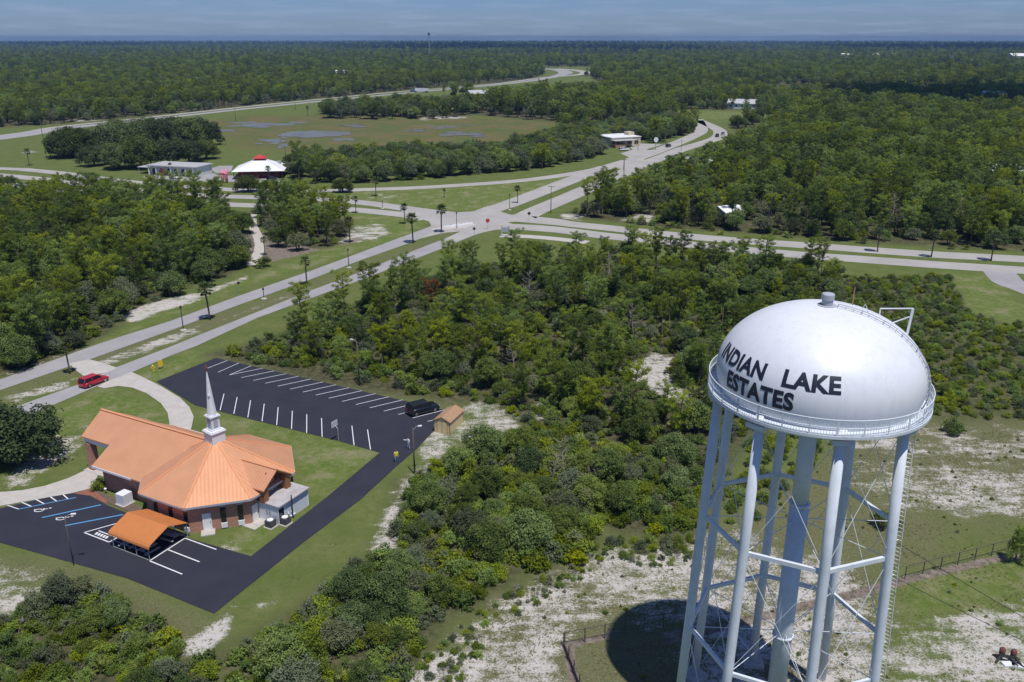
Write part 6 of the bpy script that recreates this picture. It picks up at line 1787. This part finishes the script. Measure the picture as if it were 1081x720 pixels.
# ---- live oaks, lone trees, planted palms ---------------------------------------------------------------
for i, (x, y, s) in enumerate(((66, 164.5, .86), (88, 164, .95), (112, 162, 1.0), (140, 159, 1.0), (170, 156, 1.05), (196, 153, 1.0), (214, 151, .9), (100, 173, .62), (125, 176, .78), (150, 175, .95), (178, 172, .85), (200, 170, .75), (218, 166, .62), (76, 160, .9), (126, 154, 1.0), (158, 151, 1.0), (186, 148, .95), (206, 147, .9))):
    p = site(x, y + 2); plant('live', i, p.x, p.y, s * 1.42, i * 1.7, 'broad dark live oak in the grove beside the long pale shop', 'oak', 'live oaks in the grove by the shop')
p = site(13, 489); plant('live', 1, p.x, p.y, .82, 2.0, 'large dark oak beside the sandy flower bed near the church walk', 'oak')
p = site(-28, 478); plant('live', 2, p.x, p.y, .70, 0.4, 'dark oak at the picture edge, partly cut off, across from the church walk', 'oak')
p = site(262, 202.5); plant('live', 0, p.x, p.y, .60, 1.0, 'clipped round dark tree in front of the restaurant at the service road', 'tree')
p = site(362, 203); plant('live', 2, p.x, p.y, .52, 2.1, 'lone round tree casting a dark shadow across the service road', 'tree')
p = site(288, 178); plant('live', 1, p.x + 6, p.y + 10, .5, 2.1, 'small round tree just behind the restaurant', 'tree')
p = site(1072, 593); plant('young', 0, p.x, p.y, .62, .4, 'small bright green pine by the earth strip near the compound fence', 'pine', sz=1.5)
p = site(935, 556); plant('bush', 1, p.x, p.y, 1.5, .4, 'dark round bush on the sand behind the tower leg', 'bush')
p = site(1006, 457); plant('bush', 2, p.x, p.y, 1.5, 1.4, 'dark green bush at the scrub edge above the bare sand', 'bush')
p = site(105, 516.5); plant('bush', 0, p.x, p.y, .9, 2.4, 'clipped dark bush at the front corner of the church nave', 'bush')
p = site(278, 282); plant('metto', 0, p.x, p.y, 2.2, .3, 'large palmetto clump at the mouth of the sandy track', 'palmetto')
for k, (x, y, s) in enumerate(((66, 640, .95), (40, 652, .75), (84, 632, .75), (58, 632, .6))):
    p = site(x, y); plant('oak', 4 + k % 2, p.x, p.y, s * .8, k, 'feathery grey-green tree ' + ('tallest of the few' if k == 0 else 'beside the tallest one') + ' at the lower lot edge by the light pole', 'tree', 'feathery trees at the lower lot edge')
for i, (pb, yt, lb) in enumerate((((74, 394.5), 363, 'dark-headed palm in the median beside the red car'), ((221.6, 337.6), 298, 'tall leaning palm on the boulevard median nearest the church lot'), ((324, 301), 270, 'slim palm on the boulevard median opposite the tree clump'), ((369.5, 256), 229, 'palm on the sandy verge at the tip of the tree clump'), ((375.7, 225), 207, 'palm on the cross road median nearest the tree clump'),
        ((280, 269.5), 250, 'palm standing beside the sandy track'), ((427.5, 236.5), 215, 'palm on the lawn corner of the crossroads'), ((436, 256.5), 225, 'tall palm on the boulevard median before the crossroads'), ((466, 245.5), 216, 'palm on the median closest to the crossroads'), ((469, 208.5), 199, 'small dense palm in the middle of the big lawn'),
        ((397, 207.5), 188, 'palm at the edge of the big lawn by the service road'), ((546.5, 214.5), 196, 'palm on the median just beyond the crossroads'), ((926, 266), 237, 'palm on the cross road median nearest the tower dome'), ((983, 271.5), 243, 'leaning palm in the middle of the cross road median'), ((1046, 275.5), 244, 'palm on the cross road median by the side street'),
        ((224, 303), 278, 'palm at the wood edge behind the leaning palm'), ((31, 175), 157, 'small palm on the bare patch of the far field'), ((49, 166.5), 160, 'stubby palm on the far field beside the oak grove'), ((181, 185), 172, 'palm in front of the long pale shop entrance'), ((284, 191), 175, 'palm in front of the white-roofed restaurant'), ((325, 122), 112, 'palm by the marsh on the highway side'))):
    p = site(*pb); h = height_of(p, yt); s = max(.45, min(h / 6.0, 1.5))
    plant('palm', i, p.x, p.y, s * .95, i * 1.1, lb, 'palm')

# ---- everything beyond the counted ones: scattered copies, one object per kind -------------------------------
def scatter(name, protos, pts, label=None):
    """pts: (x, y, scale, rz, variant). Instances of whole plants at true places."""
    if not pts: return
    A = np.array([(p[0], p[1], 0.0) for p in pts], np.float32)
    me = bpy.data.meshes.new(name); me.vertices.add(len(A)); me.vertices.foreach_set('co', A.ravel())
    sc = np.array([p[2] for p in pts], np.float32); rz = np.array([p[3] for p in pts], np.float32); vi = np.array([p[4] for p in pts], np.int32)
    a = me.attributes.new('scl', 'FLOAT_VECTOR', 'POINT'); a.data.foreach_set('vector', np.stack([sc, sc, sc * np.random.default_rng(3).uniform(.85, 1.12, len(sc)).astype(np.float32)], 1).ravel())
    a = me.attributes.new('turn', 'FLOAT_VECTOR', 'POINT'); a.data.foreach_set('vector', np.stack([.05 * np.sin(rz * 5), .05 * np.cos(rz * 7), rz], 1).astype(np.float32).ravel())
    a = me.attributes.new('pick', 'INT', 'POINT'); a.data.foreach_set('value', vi)
    o = bpy.data.objects.new(name, me); COL.objects.link(o); kind(o, 'stuff')
    ng = bpy.data.node_groups.new(name, 'GeometryNodeTree')
    ng.interface.new_socket('Geometry', in_out='INPUT', socket_type='NodeSocketGeometry'); ng.interface.new_socket('Geometry', in_out='OUTPUT', socket_type='NodeSocketGeometry')
    N, L = ng.nodes, ng.links
    gi, go = N.new('NodeGroupInput'), N.new('NodeGroupOutput')
    ip = N.new('GeometryNodeInstanceOnPoints'); ip.inputs['Pick Instance'].default_value = True
    L.new(gi.outputs[0], ip.inputs['Points'])
    jn = N.new('GeometryNodeJoinGeometry')
    for P_ in protos:
        sub = N.new('GeometryNodeJoinGeometry')
        for obn in P_:
            oi = N.new('GeometryNodeObjectInfo'); oi.transform_space = 'ORIGINAL'; oi.inputs['Object'].default_value = obn
            L.new(oi.outputs['Geometry'], sub.inputs[0])
        g2 = N.new('GeometryNodeGeometryToInstance'); L.new(sub.outputs[0], g2.inputs[0]); L.new(g2.outputs[0], jn.inputs[0])
    L.new(jn.outputs[0], ip.inputs['Instance'])
    for nm, ty, sk in (('pick', 'INT', 'Instance Index'), ('turn', 'FLOAT_VECTOR', 'Rotation'), ('scl', 'FLOAT_VECTOR', 'Scale')):
        na = N.new('GeometryNodeInputNamedAttribute'); na.data_type = ty; na.inputs['Name'].default_value = nm
        L.new(na.outputs[0], ip.inputs[sk])
    L.new(ip.outputs[0], go.inputs[0])
    md = o.modifiers.new('scatter', 'NODES'); md.node_group = ng
    return o
def users_of(protos):
    """The standing objects that carry each prototype's meshes (trunk, crown)."""
    out = []
    for P_ in protos:
        row = []
        for me in (P_.trunk, P_.crown):
            if me is None: continue
            q = next((o for o in COL.objects if o.data == me), None)
            if q: row.append(q)
        if row: out.append(row)
    return out
# far woods: thinner with distance, taller clumps merge
def far_woods():
    rng = np.random.default_rng(5)
    out = []
    r = 300.0
    while r < 13800:
        step = max(7.2, r / 115)
        n = int(R(74) * r / step)
        th = (np.arange(n) + rng.uniform(-.5, .5, n)) / n * R(74) - R(37)
        rr = r + rng.uniform(-.5, .5, n) * step
        out.append(np.stack([rr * np.sin(th), rr * np.cos(th), np.full(n, step)], 1)); r += step * (1 if r < 2500 else 1.6)
    A = np.concatenate(out); X, Y, S = A.T
    k = np.ones(len(X), bool)
    for p in OPEN: k &= ~inside(p, X, Y)
    for p in list(WOOD.values()) + [SCRUB, BELT, HILL, REAR, EAST]: k &= ~inside(p, X, Y)
    k &= ~(np.hypot(X, Y) < 330)
    X, Y, S = X[k], Y[k], S[k]
    v = vnoise(X, Y, 160, 9) * .6 + vnoise(X, Y, 60, 10) * .4
    clearing = (vnoise(X, Y, 300, 12) > .86)
    keep = ~clearing & (rng.random(len(X)) < .93)
    X, Y, S, v = X[keep], Y[keep], S[keep], v[keep]
    dist = np.hypot(X, Y)
    pine = rng.random(len(X)) < (.45 + .5 * (v > .5))
    grow = np.clip(S / 8.5, 1.0, 4.5) ** .4
    sc = np.where(pine, rng.uniform(.95, 1.35, len(X)), rng.uniform(1.1, 1.75, len(X))) * grow
    return X, Y, sc, pine, rng
FX, FY, FS, FP, frng = far_woods()
pp_ = [(p[2], p[3], p[4], p[5], p[1]) for p in rest['pine']] + [(x, y, s, a, v) for x, y, s, a, v in zip(FX[FP], FY[FP], FS[FP], frng.uniform(0, 6.28, FP.sum()), frng.integers(0, len(PINES), FP.sum()))]
oo_ = [(p[2], p[3], p[4], p[5], p[1]) for p in rest['oak']] + [(x, y, s, a, v) for x, y, s, a, v in zip(FX[~FP], FY[~FP], FS[~FP], frng.uniform(0, 6.28, (~FP).sum()), frng.integers(0, len(OAKS), (~FP).sum()))]
print('far woods', len(FX), 'pines', len(pp_), 'oaks', len(oo_), {k: len(v) for k, v in rest.items()})
scatter('pine_woods', users_of(PINES), pp_)
scatter('oak_woods', users_of(OAKS), oo_)
scatter('scrub_undergrowth', users_of(BUSH), [(p[2], p[3], p[4], p[5], p[1]) for p in rest['bush']])
scatter('palmetto_undergrowth', users_of(METTO), [(p[2], p[3], p[4], p[5], p[1]) for p in rest['metto']])
scatter('deadwood_undergrowth', users_of(DEAD), [(p[2], p[3], p[4], p[5], p[1]) for p in rest['dead']])
# grass tufts and weeds on the thin ground near the camera: one object
def tufts():
    rng = np.random.default_rng(21)
    zones = [(p, .9) for p in DRY] + [(p, .55) for p, s, w in SAND if s < .9] + [(p, .5) for p in LUSH]
    C, D = [], []
    for poly, st in zones:
        X, Y = grid(poly, st / math.sqrt(.55), rng)
        k = (np.hypot(X, Y) < 150) & (vnoise(X, Y, 2.2, 31) > .42)
        for q in KEEP[:2]: k &= ~inside(q, X, Y)
        C.append(np.stack([X[k], Y[k]], 1))
    C = np.concatenate(C); print('tufts', len(C))
    n = 7
    base = np.repeat(C, n, 0); m_ = len(base)
    az = rng.uniform(0, 2 * PI, m_); el = rng.uniform(.15, .9, m_)
    U = np.stack([np.cos(az) * np.cos(el), np.sin(az) * np.cos(el), np.sin(el)], 1)
    ln = rng.uniform(.06, .13, m_)
    P3 = np.stack([base[:, 0] + rng.uniform(-.12, .12, m_), base[:, 1] + rng.uniform(-.12, .12, m_), np.zeros(m_)], 1) + U * ln[:, None]
    Nn = rand_unit(m_, rng) + np.array([0, 0, .6])
    tone = np.repeat(vnoise(C[:, 0], C[:, 1], 6, 33), n) * .7 + rng.uniform(0, .4, m_)
    me = leaf_mesh('grass', P3, Nn, U, ln, .028, tone, M['grass_leaf'], .2)
    o = bpy.data.objects.new('grass', me); COL.objects.link(o); kind(o, 'stuff')
tufts()
# ------------------------------------------------------------------ clouds that throw the shade on the far woods
M['cloud'] = mat('cloud_white', (0.85, 0.86, 0.88), 1.0, spec=0.0)
def cloud(cx, cy, rx, ry, z, seed):
    """A flat-based cumulus drifting over the woods."""
    rr = random.Random(seed)
    bm = bmesh.new()
    for i in range(26):
        a = rr.uniform(0, 2 * PI); q = math.sqrt(rr.random())
        x, y = rx * .8 * q * math.cos(a), ry * .8 * q * math.sin(a)
        s = rr.uniform(.22, .42) * min(rx, ry) * (1.15 - .5 * q)
        mt = Matrix.Translation((x, y, s * .28)) @ Matrix.Diagonal((s * 1.25, s * 1.1, s * .6, 1))
        bmesh.ops.create_icosphere(bm, subdivisions=3, radius=1.0, matrix=mt)
    for v in bm.verts:
        n = math.sin(v.co.x * .021 + seed) * math.sin(v.co.y * .023 + 2) + .6 * math.sin(v.co.x * .055) * math.sin(v.co.y * .05 + seed)
        v.co.z = max(v.co.z, 0) * (1 + .25 * n)
        v.co.x *= 1 + .04 * n; v.co.y *= 1 + .04 * n
    me = bpy.data.meshes.new('cloud'); bm.to_mesh(me); bm.free()
    me.materials.append(M['cloud'])
    for p in me.polygons: p.use_smooth = True
    o = bpy.data.objects.new('cloud', me); COL.objects.link(o); kind(o, 'structure')
    k = z
    o.location = (cx + SUN_VEC.x / SUN_VEC.z * k, cy + SUN_VEC.y / SUN_VEC.z * k, z)
cloud(640, 800, 430, 240, 1000, 1)
cloud(900, 3900, 2280, 1015, 1300, 2)
cloud(3300, 4300, 2040, 1305, 1300, 3)
cloud(-1700, 5600, 2280, 1015, 1400, 4)
cloud(1500, 6500, 4200, 1305, 1500, 5)
cloud(-3900, 7200, 3000, 1305, 1500, 6)
cloud(-300, 9200, 7800, 1595, 1600, 7)

# ------------------------------------------------------------------ haze
HAZE = True
if HAZE:
    b = MB(); b.box((0, 0, 35.0), (28600, 28600, 72)); hz = b.build('haze', bpy.data.materials.new('blue_haze'))
    kind(hz, 'stuff')
    m = hz.data.materials[0]; m.use_nodes = True
    nt = m.node_tree; nt.nodes.clear()
    out = nt.nodes.new('ShaderNodeOutputMaterial'); pv = nt.nodes.new('ShaderNodeVolumePrincipled')
    pv.inputs['Color'].default_value = (0.33, 0.58, 1.0, 1)
    pv.inputs['Density'].default_value = 0.00007
    pv.inputs['Anisotropy'].default_value = 0.0
    nt.links.new(pv.outputs[0], out.inputs['Volume'])
